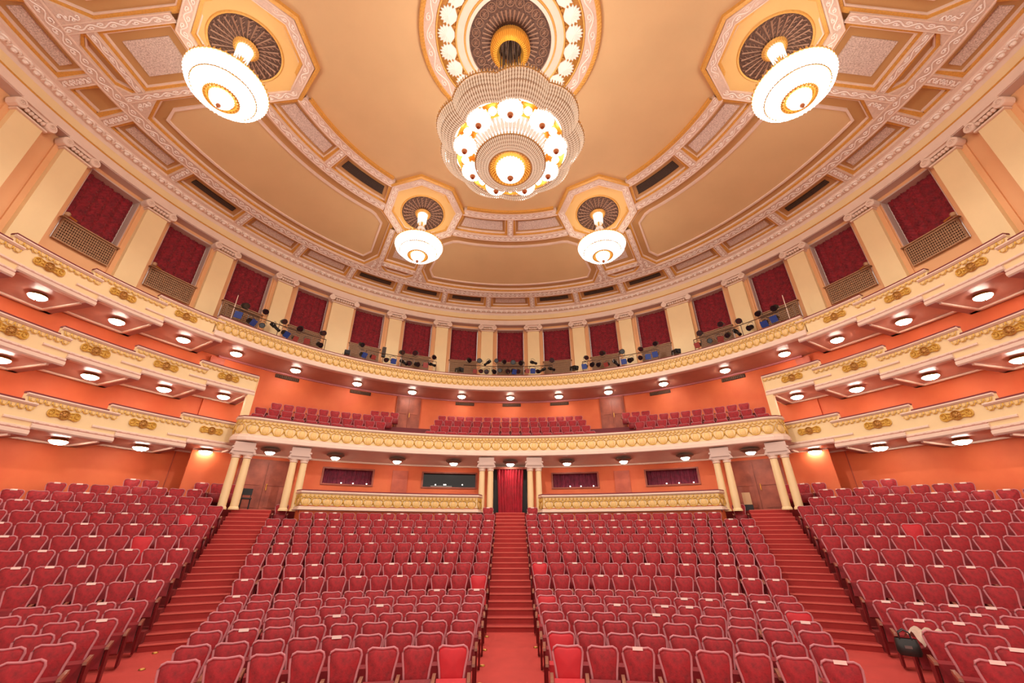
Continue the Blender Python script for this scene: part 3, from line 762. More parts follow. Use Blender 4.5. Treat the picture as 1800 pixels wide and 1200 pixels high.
# ================================================================== STALLS BOXES (low barriers under the amphitheatre)
for s, nm in ((-1, 'left'), (1, 'right')):
    t = thing('stalls_box', 'low cream and gold box barrier under the balcony, %s of central drape' % nm, 'box')
    a0, a1 = (4.9, 29.3)
    pth = [P(s * a, 18.0, 0, 2.4)[:2] for a in ([a0 + (a1 - a0) * k / 40 for k in range(41)] if s > 0 else [a1 - (a1 - a0) * k / 40 for k in range(41)])]
    e0 = P(s * a0, 18.75, 0, 2.4)[:2]; e1 = P(s * a1, 18.75, 0, 2.4)[:2]
    def rnd(e, first, sgn):
        # rounded corner back toward the wall
        dx, dy = first[0] - e[0], first[1] - e[1]
        tx, ty = cos(radians(s * (a0 if sgn < 0 else a1))), -sin(radians(s * (a0 if sgn < 0 else a1)))
        k = sgn * s
        return [e, (e[0] + dx * .45 + tx * k * .06, e[1] + dy * .45 + ty * k * .06), (e[0] + dx * .8 + tx * k * .02, e[1] + dy * .8 + ty * k * .02)]
    if s > 0: full = rnd((e0[0] - .16, e0[1]), pth[0], -1) + pth + list(reversed(rnd((e1[0] + .16, e1[1]), pth[-1], 1)))
    else: full = rnd((e1[0] - .16, e1[1]), pth[0], 1) + pth + list(reversed(rnd((e0[0] + .16, e0[1]), pth[-1], -1)))
    parapet(t, full, 1.76, 0.98, leaf_mesh(0.42, 0.34), 0.42, 1.16, 1.5)
    mb = MB(); sweep(mb, full, [(-0.06, 1.0), (-0.06, -0.3), (-0.14, -0.3), (-0.14, 1.0)]); mb.build('plinth', M['orange'], t)
    mb = MB(); slab(mb, s * a0, s * a1, 18.1, 20.45, 0.9, 1.0, 20, 2.4); mb.build('box_floor', M['darkred'], t)

# ------------------------------------------------------------------ columns
def column(x, y, z0, z1, r, rz, name='column'):
    mb = MB(); n = 24
    def rr(k, q): return r * q * (1 - 0.07 * abs(sin(k * pi / 2)))
    rows = []
    for k in range(n):
        a = 2 * pi * k / n; rows.append([(x + rr(k, q) * cos(a), y + rr(k, q) * sin(a), z) for q, z in ((1.0, z0 + .1), (1.02, z0 + (z1 - z0) * .4), (0.9, z1 - 0.02))])
    mb.grid(rows, cu=True)
    return mb
def column_pair(cx, cy_, rz, label, z0=0.95, z1=2.95, gap=0.42):
    t = thing('column_pair', label, 'columns', (0, 0, 0))
    for s in (-1, 1):
        x, y = cx + s * gap / 2 * cos(rz), cy_ + s * gap / 2 * sin(rz)
        column(x, y, z0, z1, 0.15, rz).build('column_shaft', M['cream'], t, smooth=True)
        mb = MB(); mb.lathe([(0.19, 0.0), (0.19, 0.05), (0.165, 0.1), (0.15, 0.12)], 16, (x, y, z0)); mb.build('column_base', M['cream'], t)
        mb = MB(); mb.lathe([(0.13, -0.03), (0.17, 0.0), (0.15, 0.03), (0.19, 0.12), (0.0, 0.12)], 16, (x, y, z1)); mb.build('column_neck', M['white'], t)
    mb = MB(); mb.box((cx, cy_, z1 + 0.17), (gap + 0.34, 0.34, 0.12), rz); mb.box((cx, cy_, z1 + 0.28), (gap + 0.42, 0.42, 0.09), rz); mb.box((cx, cy_, z1 + 0.47), (gap + 0.34, 0.36, 0.3), rz)
    mb.build('capital_block', M['reveal'], t)  # mauve colour carries the shade under the balcony
    for s in (-1, 1):
        mb = MB(); x, y = cx + s * (gap / 2 + 0.2) * cos(rz), cy_ + s * (gap / 2 + 0.2) * sin(rz)
        mb.tube([(x - 0.2 * sin(rz) * q, y + 0.2 * cos(rz) * q, z1 + 0.19) for q in (-1, 1)], 0.06, 8)
        mb.tube([(x - 0.2 * sin(rz) * q, y + 0.2 * cos(rz) * q, z1 + 0.4) for q in (-1, 1)], 0.045, 8)
        mb.build('capital_scroll', M['reveal'], t)  # scrolls painted in the same shaded mauve
for s in (-1, 1):
    nm = 'left' if s < 0 else 'right'
    column_pair(s * 1.2, 20.95, 0, 'pair of slim cream columns beside central red drape, %s one' % nm)
    column_pair(s * 9.42, 18.45, -s * radians(30), 'pair of cream columns between stalls box and %s door' % nm)
    column_pair(s * 11.25, 17.25, -s * radians(38), 'pair of cream columns between %s door and side seats' % nm)
# central drape
mb = MB(); rows = []
for i in range(91):
    u = i / 90; row = []
    for j in range(25):
        v = j / 24; wv = 0.70 - 0.10 * (1 - v) ** 2 - 0.03 * sin(v * 3)
        d = 0.06 * sin(u * 2 * pi * 9 + 1.2 * sin(v * 3)) * (0.5 + 0.5 * v) + 0.03 * sin(u * 2 * pi * 21 + v * 4)
        row.append(((u - 0.5) * 2 * wv, 22.2 + d, 0.99 + 2.2 * v))
    rows.append(row)
mb.grid(rows); tag(mb.build('door_drape', M['drape'], None, True), 'tall gathered red drape closing the central doorway', 'curtain')
MB().box((0, 22.2, 3.25), (1.7, 0.2, 0.1)).build('trim_2', M['wood'])['kind'] = 'structure'

# ================================================================== SIDE BOX TIERS
STEPS = [93.6, 85.4, 77.2, 69.1, 60.6, 51.6]
TIER = {1: ([3.52, 3.77, 4.03, 4.28, 4.54], [2.53, 2.78, 3.0, 3.2, 3.41]),
        2: ([5.76, 6.03, 6.32, 6.6, 6.87], [4.8, 5.07, 5.35, 5.61, 5.9]),
        3: ([8.16, 8.42, 8.67, 8.9], [7.12, 7.38, 7.64, 7.9])}
TN = {1: 'lowest', 2: 'middle', 3: 'top'}
mb = MB()                                                     # cartouche, local x along the front, -y toward the hall
mb.add([(-0.55, 0, -0.1), (-0.42, 0, -0.19), (-0.2, 0, -0.14), (0, 0, -0.21), (0.2, 0, -0.14), (0.42, 0, -0.19), (0.55, 0, -0.1), (0.55, 0, 0.1), (0.42, 0, 0.19), (0.2, 0, 0.14), (0, 0, 0.21), (-0.2, 0, 0.14), (-0.42, 0, 0.19), (-0.55, 0, 0.1)], [tuple(range(14))])
for i in range(len(mb.v)): mb.v[i] = (mb.v[i][0], -0.015, mb.v[i][2])
def loop(cx, cz, rx, rz_, r, n=12, mi=0, a0=0, a1=2 * pi):
    full = abs(a1 - a0 - 2 * pi) < 1e-6
    mb.tube([(cx + rx * cos(a0 + (a1 - a0) * k / n), -0.03, cz + rz_ * sin(a0 + (a1 - a0) * k / n)) for k in range(n if full else n + 1)], r, 4, full, mi)
for s in (-1, 1):
    loop(s * 0.42, 0.0, 0.12, 0.15, 0.03); loop(s * 0.45, 0.02, 0.06, 0.08, 0.022)
    loop(s * 0.26, 0.06, 0.1, 0.06, 0.022); loop(s * 0.26, -0.07, 0.1, 0.06, 0.022)
    mb.tube([(s * 0.14, -0.03, 0.1), (s * 0.28, -0.035, 0.13), (s * 0.4, -0.03, 0.17), (s * 0.52, -0.03, 0.1)], 0.022, 4)
    mb.tube([(s * 0.14, -0.03, -0.1), (s * 0.28, -0.035, -0.13), (s * 0.4, -0.03, -0.17), (s * 0.52, -0.03, -0.1)], 0.022, 4)
cartm = mb.mesh('cartouche', M['cart'])
mb = MB(); loop(0, 0, 0.17, 0.18, 0.03, 14)
mb.lathe([(0.0, -0.06), (0.05, -0.055), (0.08, -0.03), (0.13, -0.02), (0.15, 0.0)], 14)
for i in range(14 * 4, len(mb.v)):
    x, y, z = mb.v[i]; mb.v[i] = (x, z, y)
for k in range(8): mb.tube([(0.06 * cos(k * pi / 4), -0.04, 0.06 * sin(k * pi / 4)), (0.13 * cos(k * pi / 4), -0.03, 0.13 * sin(k * pi / 4))], 0.016, 4, caps=False)
rosm = mb.mesh('rosette', M['goldd'])

# soffit lamp prototype (flush bowl with brass ring)
def lamp_mesh(kind):
    ring = MB(); bowl = MB()
    if kind == 'flush':
        ring.lathe([(0.18, 0.02), (0.24, 0.0), (0.25, -0.04), (0.29, -0.06), (0.3, -0.085), (0.27, -0.09)], 20)
        bowl.lathe([(0.0, -0.22), (0.11, -0.205), (0.2, -0.165), (0.26, -0.11), (0.28, -0.085)], 20)
        bowl.lathe([(0.2, -0.0), (0.235, -0.02), (0.235, -0.05)], 20)
        for k in range(20):
            a = 2 * pi * k / 20; bowl.tube([(0.27 * cos(a), 0.27 * sin(a), -0.1), (0.2 * cos(a), 0.2 * sin(a), -0.17), (0.1 * cos(a), 0.1 * sin(a), -0.21)], 0.012, 3, caps=False)
        ring.lathe([(0, -0.26), (0.02, -0.24), (0.015, -0.21)], 8)
        return ring.mesh('lamp_ring', M['brass'], True), bowl.mesh('glass_bowl', M['lampglow'], True)
    ring.lathe([(0.0, 0.12), (0.05, 0.1), (0.4, 0.02), (0.46, 0.0), (0.46, -0.03), (0.4, -0.06), (0.28, -0.14), (0.22, -0.15)], 24)
    bowl.lathe([(0.0, -0.27), (0.1, -0.25), (0.18, -0.2), (0.23, -0.14), (0.2, -0.12)], 18)
    for k in range(16):
        a = 2 * pi * k / 16; bowl.tube([(0.225 * cos(a), 0.225 * sin(a), -0.15), (0.12 * cos(a), 0.12 * sin(a), -0.25)], 0.012, 3, caps=False)
    return ring.mesh('lamp_dish', M['dish'], True), bowl.mesh('glass_bowl', M['lampglow'], True)
FLUSH = lamp_mesh('flush'); DISH = lamp_mesh('dish')
def soffit_lamp(x, y, z, label, group, power, proto=FLUSH, name='soffit_lamp', drop=0.28):
    t = thing(name, label, 'lamp', (x, y, z), 0, group)
    sc_ = (0.88,) * 3; put(proto[0].name.split('.')[0], proto[0], t, scale=sc_); put('glass_bowl', proto[1], t, scale=sc_)
    return t

P_SOFF, P_DISH = 9, 12
for s in (-1, 1):
    nm = 'left' if s < 0 else 'right'
    for tier, (zt, zbm) in TIER.items():
        for k in range(len(zt)):
            if k == 0 and tier < 3: continue
            A0, A1 = STEPS[k], STEPS[k + 1]
            last = (k == len(zt) - 1)
            ztop, zbot = zt[k], zbm[k]
            cnt = k if k else 0
            pos = ['nearest the stage', 'next from the stage', 'in the middle', 'next to the rear', 'at the rear end'][k]
            t = thing('theatre_box', '%s-tier cream box front with gold cartouche, %s side, %s' % (TN[tier], nm, pos), 'theatre box', (0, 0, 0), 0, 'side boxes')
            def pth(a0, a1, n=8):
                p = arc(15.35, -a0, -a1, n)
                return p if s < 0 else [(-x, y) for x, y in reversed(p)]
            ext = 0.0 if (last and tier < 3) else 1.6
            endA = A1
            mb = MB(); sweep(mb, pth(A0, A1, 10), [(0, ztop - 0.04), (0, zbot + 0.1), (-0.14, zbot + 0.1), (-0.14, ztop - 0.04)])
            if ext:
                zn = zbm[k + 1] if k + 1 < len(zbm) else zbot + 0.26
                sweep(mb, pth(A1, A1 - 1.7, 3), [(0, zn + 0.1), (0, zbot + 0.05), (-0.14, zbot + 0.05), (-0.14, zn + 0.1)])
            mb.build('front_panel', M['cream'], t)
            mb = MB(); sweep(mb, pth(A0, A1 - (1.3 if ext else 0), 11), [(0.07, ztop - 0.02), (0.08, ztop - 0.06), (0.03, ztop - 0.11), (-0.02, ztop - 0.12), (-0.02, ztop - 0.02)])
            mb.build('top_moulding', M['white'], t)
            mb = MB(); sweep(mb, pth(A0, A1, 10), [(0.06, ztop + 0.03), (0.07, ztop - 0.02), (-0.18, ztop - 0.02), (-0.16, ztop + 0.03)]); mb.build('rail_cushion', M['darkred'], t)
            festoon_strip(t, pth(A0 - 0.3, A1 - (1.2 if ext else 0), 11), ztop - 0.125, 0.0, 0.2, 0.15)
            b0 = A0 + 1.0 if k > (1 if tier < 3 else 0) else A0
            mb = MB(); sweep(mb, pth(b0, A1 - ext * 1.06, 11), [(0.0, zbot + 0.27), (0.05, zbot + 0.24), (0.05, zbot + 0.19), (0.0, zbot + 0.17), (-0.05, zbot + 0.2)])
            sweep(mb, pth(A0 - (1.6 if k else 0), A1 - ext * 1.06, 11), [(0.03, zbot + 0.16), (0.09, zbot + 0.12), (0.09, zbot + 0.03), (0.05, zbot - 0.01), (-0.14, zbot - 0.01), (-0.14, zbot + 0.16)])
            mb.build('base_moulding', M['white'], t)
            am = s * (A0 + A1) / 2
            pc = P(am, 15.345, zbot + (ztop - zbot) * 0.56)
            c = put('cartouche', cartm, t, pc, -radians(am), scale=(0.78, 1.0, 0.78)); r_ = put('rosette', rosm, c)
            # soffit slab with its border and pale inset frame
            S0, S1 = A0 - 1.7, A1 - 1.7
            if last and tier < 3: S1 = A1
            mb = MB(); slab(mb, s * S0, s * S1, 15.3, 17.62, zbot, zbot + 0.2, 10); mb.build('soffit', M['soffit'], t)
            mb = MB()
            for e0, e1 in ((S0 - 0.0, S0 - 0.35), (S1 + 1.0, S1)): slab(mb, s * e0, s * e1, 15.3, 17.58, zbot - 0.025, zbot, 2)
            slab(mb, s * S0, s * S1, 17.4, 17.58, zbot - 0.025, zbot, 8)
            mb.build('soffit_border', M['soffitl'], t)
            mb = MB(); slab(mb, s * (S0 - 0.3), s * (S1 + 1.05), 17.32, 17.42, zbot - 0.06, zbot, 8); slab(mb, s * (S1 + 1.2), s * (S1 + 0.95), 15.5, 17.4, zbot - 0.06, zbot, 1)
            mb.build('soffit_frame', M['white'], t)
            if tier == 2 and last:
                # end pier down to the tier below
                x, y, _ = P(s * 51.75, 15.3, 0)
                mb = MB(); slab(mb, s * 51.5, s * 52.6, 15.28, 15.5, 4.5, 6.0, 2)
                mb.build('end_pier', M['cream'], t)
                mb = MB(); slab(mb, s * 51.5, s * 51.6, 15.3, 17.5, 5.85, ztop - 0.03, 1); mb.build('end_return', M['cream'], t)
            la = s * ((S0 + S1) / 2 - 0.45); p = P(la, 16.28, zbot - 0.01)
            if k:
                soffit_lamp(p[0], p[1], p[2], 'lit flush bowl lamp under %s-tier box, %s side, %s' % (TN[tier], nm, pos), 'flush lamps under the side boxes', P_SOFF)
gl = [0, 10.9, 21.7, 33.1, 44.8, 54.8]
for i, a in enumerate(gl):
    for s in ((1,) if i == 0 else (-1, 1)):
        p = P(s * a, 16.42, 8.1)
        soffit_lamp(p[0], p[1], p[2], 'lit flush lamp under the upper gallery, ' + ('at the centre' if i == 0 else '%s %s of centre' % (ORD[i - 1], 'left' if s < 0 else 'right')), 'lamps under the upper gallery', P_SOFF)
dl = [0, 8.75, 17.2, 25.8, 34.0]
for i, a in enumerate(dl):
    for s in ((1,) if i == 0 else (-1, 1)):
        p = P(s * a, 19.25, 3.5, 2.4)
        soffit_lamp(p[0], p[1], p[2], 'round grey dish lamp under the balcony, ' + ('over the central drape' if i == 0 else '%s %s of centre' % (ORD[i - 1], 'left' if s < 0 else 'right')), 'dish lamps under the balcony', P_DISH, DISH, 'dish_lamp', 0.36)

# ================================================================== CHANDELIERS
def bead_ring(mb, R0, z0, R1, z1, n, r=0.03, sag=0.0, mi=0, lobes=0, amp=0.0, seg=5):
    for k in range(n):
        a = 2 * pi * k / n; q = 1 + amp * abs(cos(a * lobes / 2)) if lobes else 1
        pth_ = []; rr = []
        for i in range(seg * 2 + 1):
            f = i / (seg * 2); R = (R0 + (R1 - R0) * f) * (q if lobes else 1); z = z0 + (z1 - z0) * f - sag * sin(pi * f)
            pth_.append((R * cos(a), R * sin(a), z)); rr.append(r if i % 2 else r * 0.45)
        mb.tube(pth_, rr, 4, caps=False, mi=mi)
def small_chandelier(x, y, label):
    Z = 13.62; t = thing('chandelier', label, 'chandelier', (x, y, Z), 0, 'four smaller chandeliers')
    zc = zb(RING_R) + 0.05 - Z
    mb = MB(); mb.lathe([(0.2, zc), (0.36, zc - 0.02), (0.42, zc - 0.1), (0.36, zc - 0.2), (0.26, zc - 0.16)], 28)
    for k in range(28):
        a = 2 * pi * k / 28; mb.tube([(0.3 * cos(a), 0.3 * sin(a), zc - 0.02), (0.42 * cos(a), 0.42 * sin(a), zc - 0.1), (0.33 * cos(a), 0.33 * sin(a), zc - 0.22)], 0.02, 4, caps=False)
    mb.build('gold_crown', M['gold'], t)
    mb = MB(); bead_ring(mb, 0.24, zc - 0.1, 0.2, zc - 0.75, 22, 0.035); mb.lathe([(0.17, zc - 0.1), (0.15, zc - 0.75)], 16); mb.build('neck_strings', M['crystalw'], t)
    mb = MB(); mb.tube([(0, 0, zc), (0, 0, 0.2)], 0.05, 8)
    for k in range(14):
        a = 2 * pi * k / 14; mb.tube([(0.19 * cos(a), 0.19 * sin(a), zc - 0.75), (0.16 * cos(a), 0.16 * sin(a), zc - 1.05)], 0.015, 4, caps=False)
    mb.build('stem', M['brass'], t)
    mb = MB(); bead_ring(mb, 0.17, zc - 1.05, 0.55, 0.32, 26, 0.035, 0.12); bead_ring(mb, 0.5, 0.34, 1.2, 0.12, 40, 0.03, 0.08); mb.build('upper_strings', M['crystalm'], t)
    mb = MB(); mb.tube([(1.22 * cos(2 * pi * k / 48), 1.22 * sin(2 * pi * k / 48), 0.12) for k in range(48)], 0.025, 5, True)
    for k in range(48):
        a = 2 * pi * k / 48; mb.lathe([(0, -0.05), (0.03, -0.02), (0.03, 0.03), (0, 0.1)], 5, (1.23 * cos(a), 1.23 * sin(a), 0.15))
    mb.build('gold_rim', M['gold'], t)
    mb = MB(); bead_ring(mb, 1.23, 0.1, 0.93, -0.28, 60, 0.042, 0.06); mb.build('outer_skirt', M['crystalw'], t)
    MB().lathe([(1.2, 0.08), (1.14, -0.14), (0.93, -0.28)], 36).build('skirt_diffuser', M['skirtglow'], t); MB().lathe([(1.1, 0.13), (0.5, 0.28)], 24).build('added_glow_disc', M['crystalw'], t)  # upper disc is an added glow facing the ceiling
    mb = MB(); mb.tube([(0.95 * cos(2 * pi * k / 40), 0.95 * sin(2 * pi * k / 40), -0.29) for k in range(40)], 0.022, 4, True); mb.build('middle_rim', M['goldd'], t)
    mb = MB(); bead_ring(mb, 0.93, -0.32, 0.52, -0.55, 44, 0.042, 0.07); mb.lathe([(0.92, -0.31), (0.8, -0.47), (0.5, -0.55)], 36); mb.build('inner_skirt', M['crystalw'], t)
    mb = MB(); mb.lathe([(0.54, -0.55), (0.5, -0.58), (0.42, -0.5), (0.3, -0.46)], 32)
    for k in range(24):
        a = 2 * pi * k / 24; mb.lathe([(0, -0.04), (0.035, -0.01), (0, 0.03)], 5, (0.46 * cos(a), 0.46 * sin(a), -0.55))
    mb.build('gold_gallery', M['goldlit'], t)
    mb = MB(); bead_ring(mb, 0.36, -0.5, 0.06, -0.84, 24, 0.035, 0.1); mb.lathe([(0.35, -0.5), (0.33, -0.66), (0.2, -0.8), (0.05, -0.85)], 24); mb.build('bottom_bowl', M['crystalw'], t)
    MB().lathe([(0.0, -1.0), (0.03, -0.97), (0.07, -0.9), (0.06, -0.84), (0, -0.83)], 10).build('finial', M['knob'], t)
    spot('chandelier_light', (0, 0, -1.06), P_CH, 0.06, t); spot('chandelier_uplight', (0, 0, 0.62), P_CHU, 0.15, t, True, 160)
    return t
P_CH, P_MAIN, P_CHU, P_MAINU = 450, 1800, 60, 500
for i, (x, y) in enumerate(ROSES):
    small_chandelier(x, y, ['tiered crystal chandelier at far left, over the side boxes', 'tiered crystal chandelier left of centre over the rear gallery', 'tiered crystal chandelier right of centre over the rear gallery', 'tiered crystal chandelier at far right, over the side boxes'][i])

ZC = 10.95
T = thing('great_chandelier', 'huge central crystal chandelier with scalloped skirt and ring of lamps', 'chandelier', (0, CY, ZC))
zc = ZM - ZC
mb = MB(); mb.lathe([(0.45, zc - 0.3), (0.6, zc - 0.1), (0.68, zc - 0.25), (0.7, zc - 0.5), (0.62, zc - 0.72), (0.48, zc - 0.78), (0.4, zc - 0.6)], 40)
for k in range(56):
    a = 2 * pi * k / 56; mb.tube([(R * cos(a), R * sin(a), z) for R, z in ((0.6, zc - 0.1), (0.7, zc - 0.3), (0.71, zc - 0.55), (0.6, zc - 0.78), (0.48, zc - 0.8))], 0.02, 4, caps=False)
mb.build('gold_crown', M['goldlit'], T)
mb = MB()
for k in range(24):
    a = 2 * pi * k / 24; r = 0.36 if k % 2 else 0.22
    mb.tube([(r * cos(a), r * sin(a), zc - 0.1), (r * cos(a), r * sin(a), 0.6)], 0.014, 4, caps=False)
mb.tube([(0, 0, zc), (0, 0, -0.9)], 0.06, 8); mb.build('suspension_rods', M['steel'], T)
LB, AM = 9, 0.075
mb = MB(); q = [(2.1 * (1 + AM * abs(cos(LB / 2 * 2 * pi * k / 180))) * cos(2 * pi * k / 180), 2.1 * (1 + AM * abs(cos(LB / 2 * 2 * pi * k / 180))) * sin(2 * pi * k / 180), 0.02) for k in range(180)]
mb.tube(q, 0.022, 4, True)
for k in range(0, 180):
    x, y, z = q[k]; mb.tube([(x, y, 0.0), (x * 1.01, y * 1.01, 0.14)], [0.028, 0.012], 4, caps=False)
mb.build('scalloped_rim', M['goldd'], T)
mb = MB(); bead_ring(mb, 2.1, 0.0, 1.98, -0.28, 180, 0.03, 0.0, 0, LB, AM, 3); bead_ring(mb, 1.98, -0.28, 1.62, -0.5, 180, 0.03, 0.06, 0, LB, AM * 0.8, 4)
mb.lathe([(2.08, -0.0), (1.96, -0.27), (1.6, -0.47)], 144, lobes=LB, amp=AM * 0.9, mi=1)
mb.build('outer_skirt', [M['crystal'], M['crystalback']], T)
mb = MB(); bead_ring(mb, 2.15, 0.03, 0.9, 0.55, 90, 0.026, 0.1, 0, LB, AM, 5); mb.build('upper_strings', M['crystal'], T)
MB().lathe([(1.9, 0.02), (0.9, 0.4), (0.2, 0.55)], 48).build('added_glow_disc', M['uplight'], T)  # added glowing disc, unseen from below, brightens the ceiling
mb = MB(); mb.lathe([(1.66, -0.46), (1.5, -0.3), (1.05, -0.22), (0.9, -0.3)], 72); mb.build('inner_canopy', M['goldlit'], T)
mb = MB(); bead_ring(mb, 1.12, -0.3, 0.3, -0.72, 54, 0.034, 0.1); mb.lathe([(1.12, -0.29), (0.9, -0.52), (0.3, -0.7), (0.0, -0.72)], 48, mi=1); mb.build('inner_bowl', [M['crystalw'], M['crystalm']], T)
for k in range(9):
    a = -pi / 2 + 2 * pi * k / 9; c = (1.38 * cos(a), 1.38 * sin(a))
    mb = MB(); mb.lathe([(0.34, -0.4), (0.34, -0.46), (0.28, -0.58), (0.15, -0.66), (0.0, -0.68)], 20, (c[0], c[1], 0))
    for j in range(20):
        b = 2 * pi * j / 20; mb.tube([(c[0] + r * cos(b), c[1] + r * sin(b), z) for r, z in ((0.345, -0.4), (0.32, -0.52), (0.24, -0.62), (0.1, -0.68))], 0.025, 4, caps=False)
    lb = mb.build('lamp_bowl', M['crystalw'], T)
    mb = MB(); mb.lathe([(0.2, -0.22), (0.34, -0.34), (0.36, -0.4), (0.33, -0.42)], 20, (c[0], c[1], 0))
    for j in range(18):
        b = 2 * pi * j / 18; mb.lathe([(0, -0.06), (0.02, -0.02), (0, 0.03)], 4, (c[0] + 0.36 * cos(b), c[1] + 0.36 * sin(b), -0.4))
    mb.build('lamp_crown', M['gold'], lb)
    MB().lathe([(0, -0.78), (0.05, -0.76), (0.085, -0.7), (0.09, -0.66), (0, -0.65)], 12, (c[0], c[1], 0)).build('finial', M['knob'], lb)
    b = a + pi / 9
    MB().lathe([(0, -0.12), (0.07, -0.1), (0.12, 0.0), (0.07, 0.1), (0, 0.12)], 12, (1.42 * cos(b), 1.42 * sin(b), -0.46)).build('globe_bulb', M['bulb'], T)
mb = MB(); mb.tube([(1.04 * cos(2 * pi * k / 60), 1.04 * sin(2 * pi * k / 60), -0.98) for k in range(60)], 0.02, 4, True)
mb.tube([(0.63 * cos(2 * pi * k / 48), 0.63 * sin(2 * pi * k / 48), -1.16) for k in range(48)], 0.022, 4, True)
for k in range(72):
    a = 2 * pi * k / 72; mb.tube([(1.04 * cos(a), 1.04 * sin(a), -0.98), (1.05 * cos(a), 1.05 * sin(a), -0.9)], 0.014, 4, caps=False)
mb.build('lower_rims', M['goldd'], T)
mb = MB(); bead_ring(mb, 1.03, -0.98, 0.64, -1.15, 100, 0.026, 0.06); mb.lathe([(1.02, -0.97), (0.85, -1.12), (0.64, -1.14)], 60, mi=1); bead_ring(mb, 1.03, -0.97, 0.4, -0.72, 50, 0.022, 0.05)
mb.build('lower_skirt', [M['crystal'], M['crystalback']], T)
mb = MB(); mb.lathe([(0.62, -1.15), (0.55, -1.05), (0.45, -0.98), (0.3, -0.95)], 40)
for k in range(40):
    a = 2 * pi * k / 40; mb.tube([(0.6 * cos(a), 0.6 * sin(a), -1.14), (0.47 * cos(a), 0.47 * sin(a), -1.02)], 0.022, 4, caps=False)
mb.build('gold_gallery', M['goldlit'], T)
mb = MB(); mb.lathe([(0.4, -1.1), (0.42, -1.22), (0.36, -1.36), (0.22, -1.46), (0.0, -1.5)], 28); bead_ring(mb, 0.42, -1.1, 0.08, -1.5, 28, 0.035, 0.12); mb.build('bottom_bowl', M['crystalw'], T)
MB().lathe([(0, -1.62), (0.05, -1.6), (0.09, -1.53), (0.09, -1.48), (0, -1.47)], 12).build('finial', M['knob'], T)
spot('chandelier_light', (0, 0, -1.72), P_MAIN, 0.08, T); spot('chandelier_uplight', (0, 0, 0.9), P_MAINU, 0.3, T, True, 165)

# ================================================================== SEATS
def seat_meshes(vel, lo=False):
    # local: x right, +y back, z up
    half = [(0.0, 0.975), (0.09, 0.982), (0.17, 0.99), (0.225, 0.965), (0.243, 0.91), (0.232, 0.82), (0.205, 0.70), (0.19, 0.58), (0.2, 0.47)]
    out = [(-x, z) for x, z in reversed(half[1:])] + half
    n = len(out)
    def yb(z): return 0.02 + (z - 0.45) * 0.2
    back = MB()
    f = [(x, yb(z) - 0.03, z) for x, z in out]; m_ = [(x * 0.8, yb(0.72 + (z - 0.72) * 0.8) - 0.062 - 0.01 * (abs(x) < .15), 0.72 + (z - 0.72) * 0.8) for x, z in out]; b = [(x, yb(z) + 0.04, z) for x, z in out]
    back.add(f + m_ + b + [(0, yb(0.72) - 0.075, 0.72), (0, yb(0.72) + 0.05, 0.72)],
             [(i, i + 1, n + i + 1, n + i) for i in range(n - 1)] + [(n - 1, 0, n, 2 * n - 1)] + [(n + i, n + i + 1, 3 * n) for i in range(n - 1)] + [(2 * n - 1, n, 3 * n)] +
             [(i + 1, i, 2 * n + i, 2 * n + i + 1) for i in range(n - 1)] + [(0, n - 1, 3 * n - 1, 2 * n)] + [(2 * n + i + 1, 2 * n + i, 3 * n + 1) for i in range(n - 1)])
    pip = MB(); pip.tube([(x, yb(z) - 0.032, z) for x, z in out], 0.02 if not lo else 0.017, 5 if not lo else 3, caps=False)
    pan = MB()
    prof = [(-0.16, 0.56), (-0.08, 0.60), (-0.02, 0.58), (-0.02, 0.30), (-0.12, 0.22), (-0.2, 0.26)]
    vs = [(sx, y, z) for sx in (-0.235, 0.235) for y, z in prof]; k = len(prof)
    pan.add(vs, [(i, (i + 1) % k, k + (i + 1) % k, k + i) for i in range(k)] + [tuple(reversed(range(k))), tuple(range(k, 2 * k))])
    def arm(x):
        m2 = MB(); pr = [(-0.30, 0.56), (-0.29, 0.60), (-0.1, 0.635), (0.03, 0.645), (0.03, 0.60), (-0.26, 0.545)]
        vs = [(x + sx, y, z) for sx in (-0.027, 0.027) for y, z in pr]; k = len(pr)
        m2.add(vs, [(i, (i + 1) % k, k + (i + 1) % k, k + i) for i in range(k)] + [tuple(reversed(range(k))), tuple(range(k, 2 * k))]); return m2
    def side(x):
        m2 = MB(); pr = [(-0.10, 0.0), (-0.24, 0.55), (-0.1, 0.61), (0.05, 0.61), (0.12, 0.0)]
        vs = [(x + sx, y, z) for sx in (-0.02, 0.02) for y, z in pr]; k = len(pr)
        m2.add(vs, [(i, (i + 1) % k, k + (i + 1) % k, k + i) for i in range(k)] + [tuple(reversed(range(k))), tuple(range(k, 2 * k))]); return m2
    plate = MB().box((0, yb(0.98) - 0.035, 0.974), (0.16, 0.06, 0.05), 0, 0, radians(-15))
    return back, pip, pan, arm, side, plate
back, pip, pan, arm, side, plate = seat_meshes(M['velvet'])
SM = {'backrest': back.mesh('backrest', M['velvet'], True), 'backrestb': back.mesh('backrest', M['velvetb'], True), 'piping': pip.mesh('piping', M['piping'], True), 'seat': pan.mesh('seat', M['seatpan']),
      'seatb': pan.mesh('seat', M['velvetb']), 'armL': arm(-0.275).mesh('armrest', M['arm']), 'armR': arm(0.275).mesh('armrest', M['arm']),
      'sideL': side(-0.275).mesh('side_panel', M['side']), 'sideR': side(0.275).mesh('side_panel', M['side']), 'plate': plate.mesh('number_plate', M['plate'])}
TH = radians(PITCH); CT, ST = cos(TH), sin(TH)
def project(x, y, z):
    t = y * CT + z * ST
    if t < 0.2: return None
    return CXP + FPX * x / t, 600 - FPX * (-y * ST + z * CT) / t, t
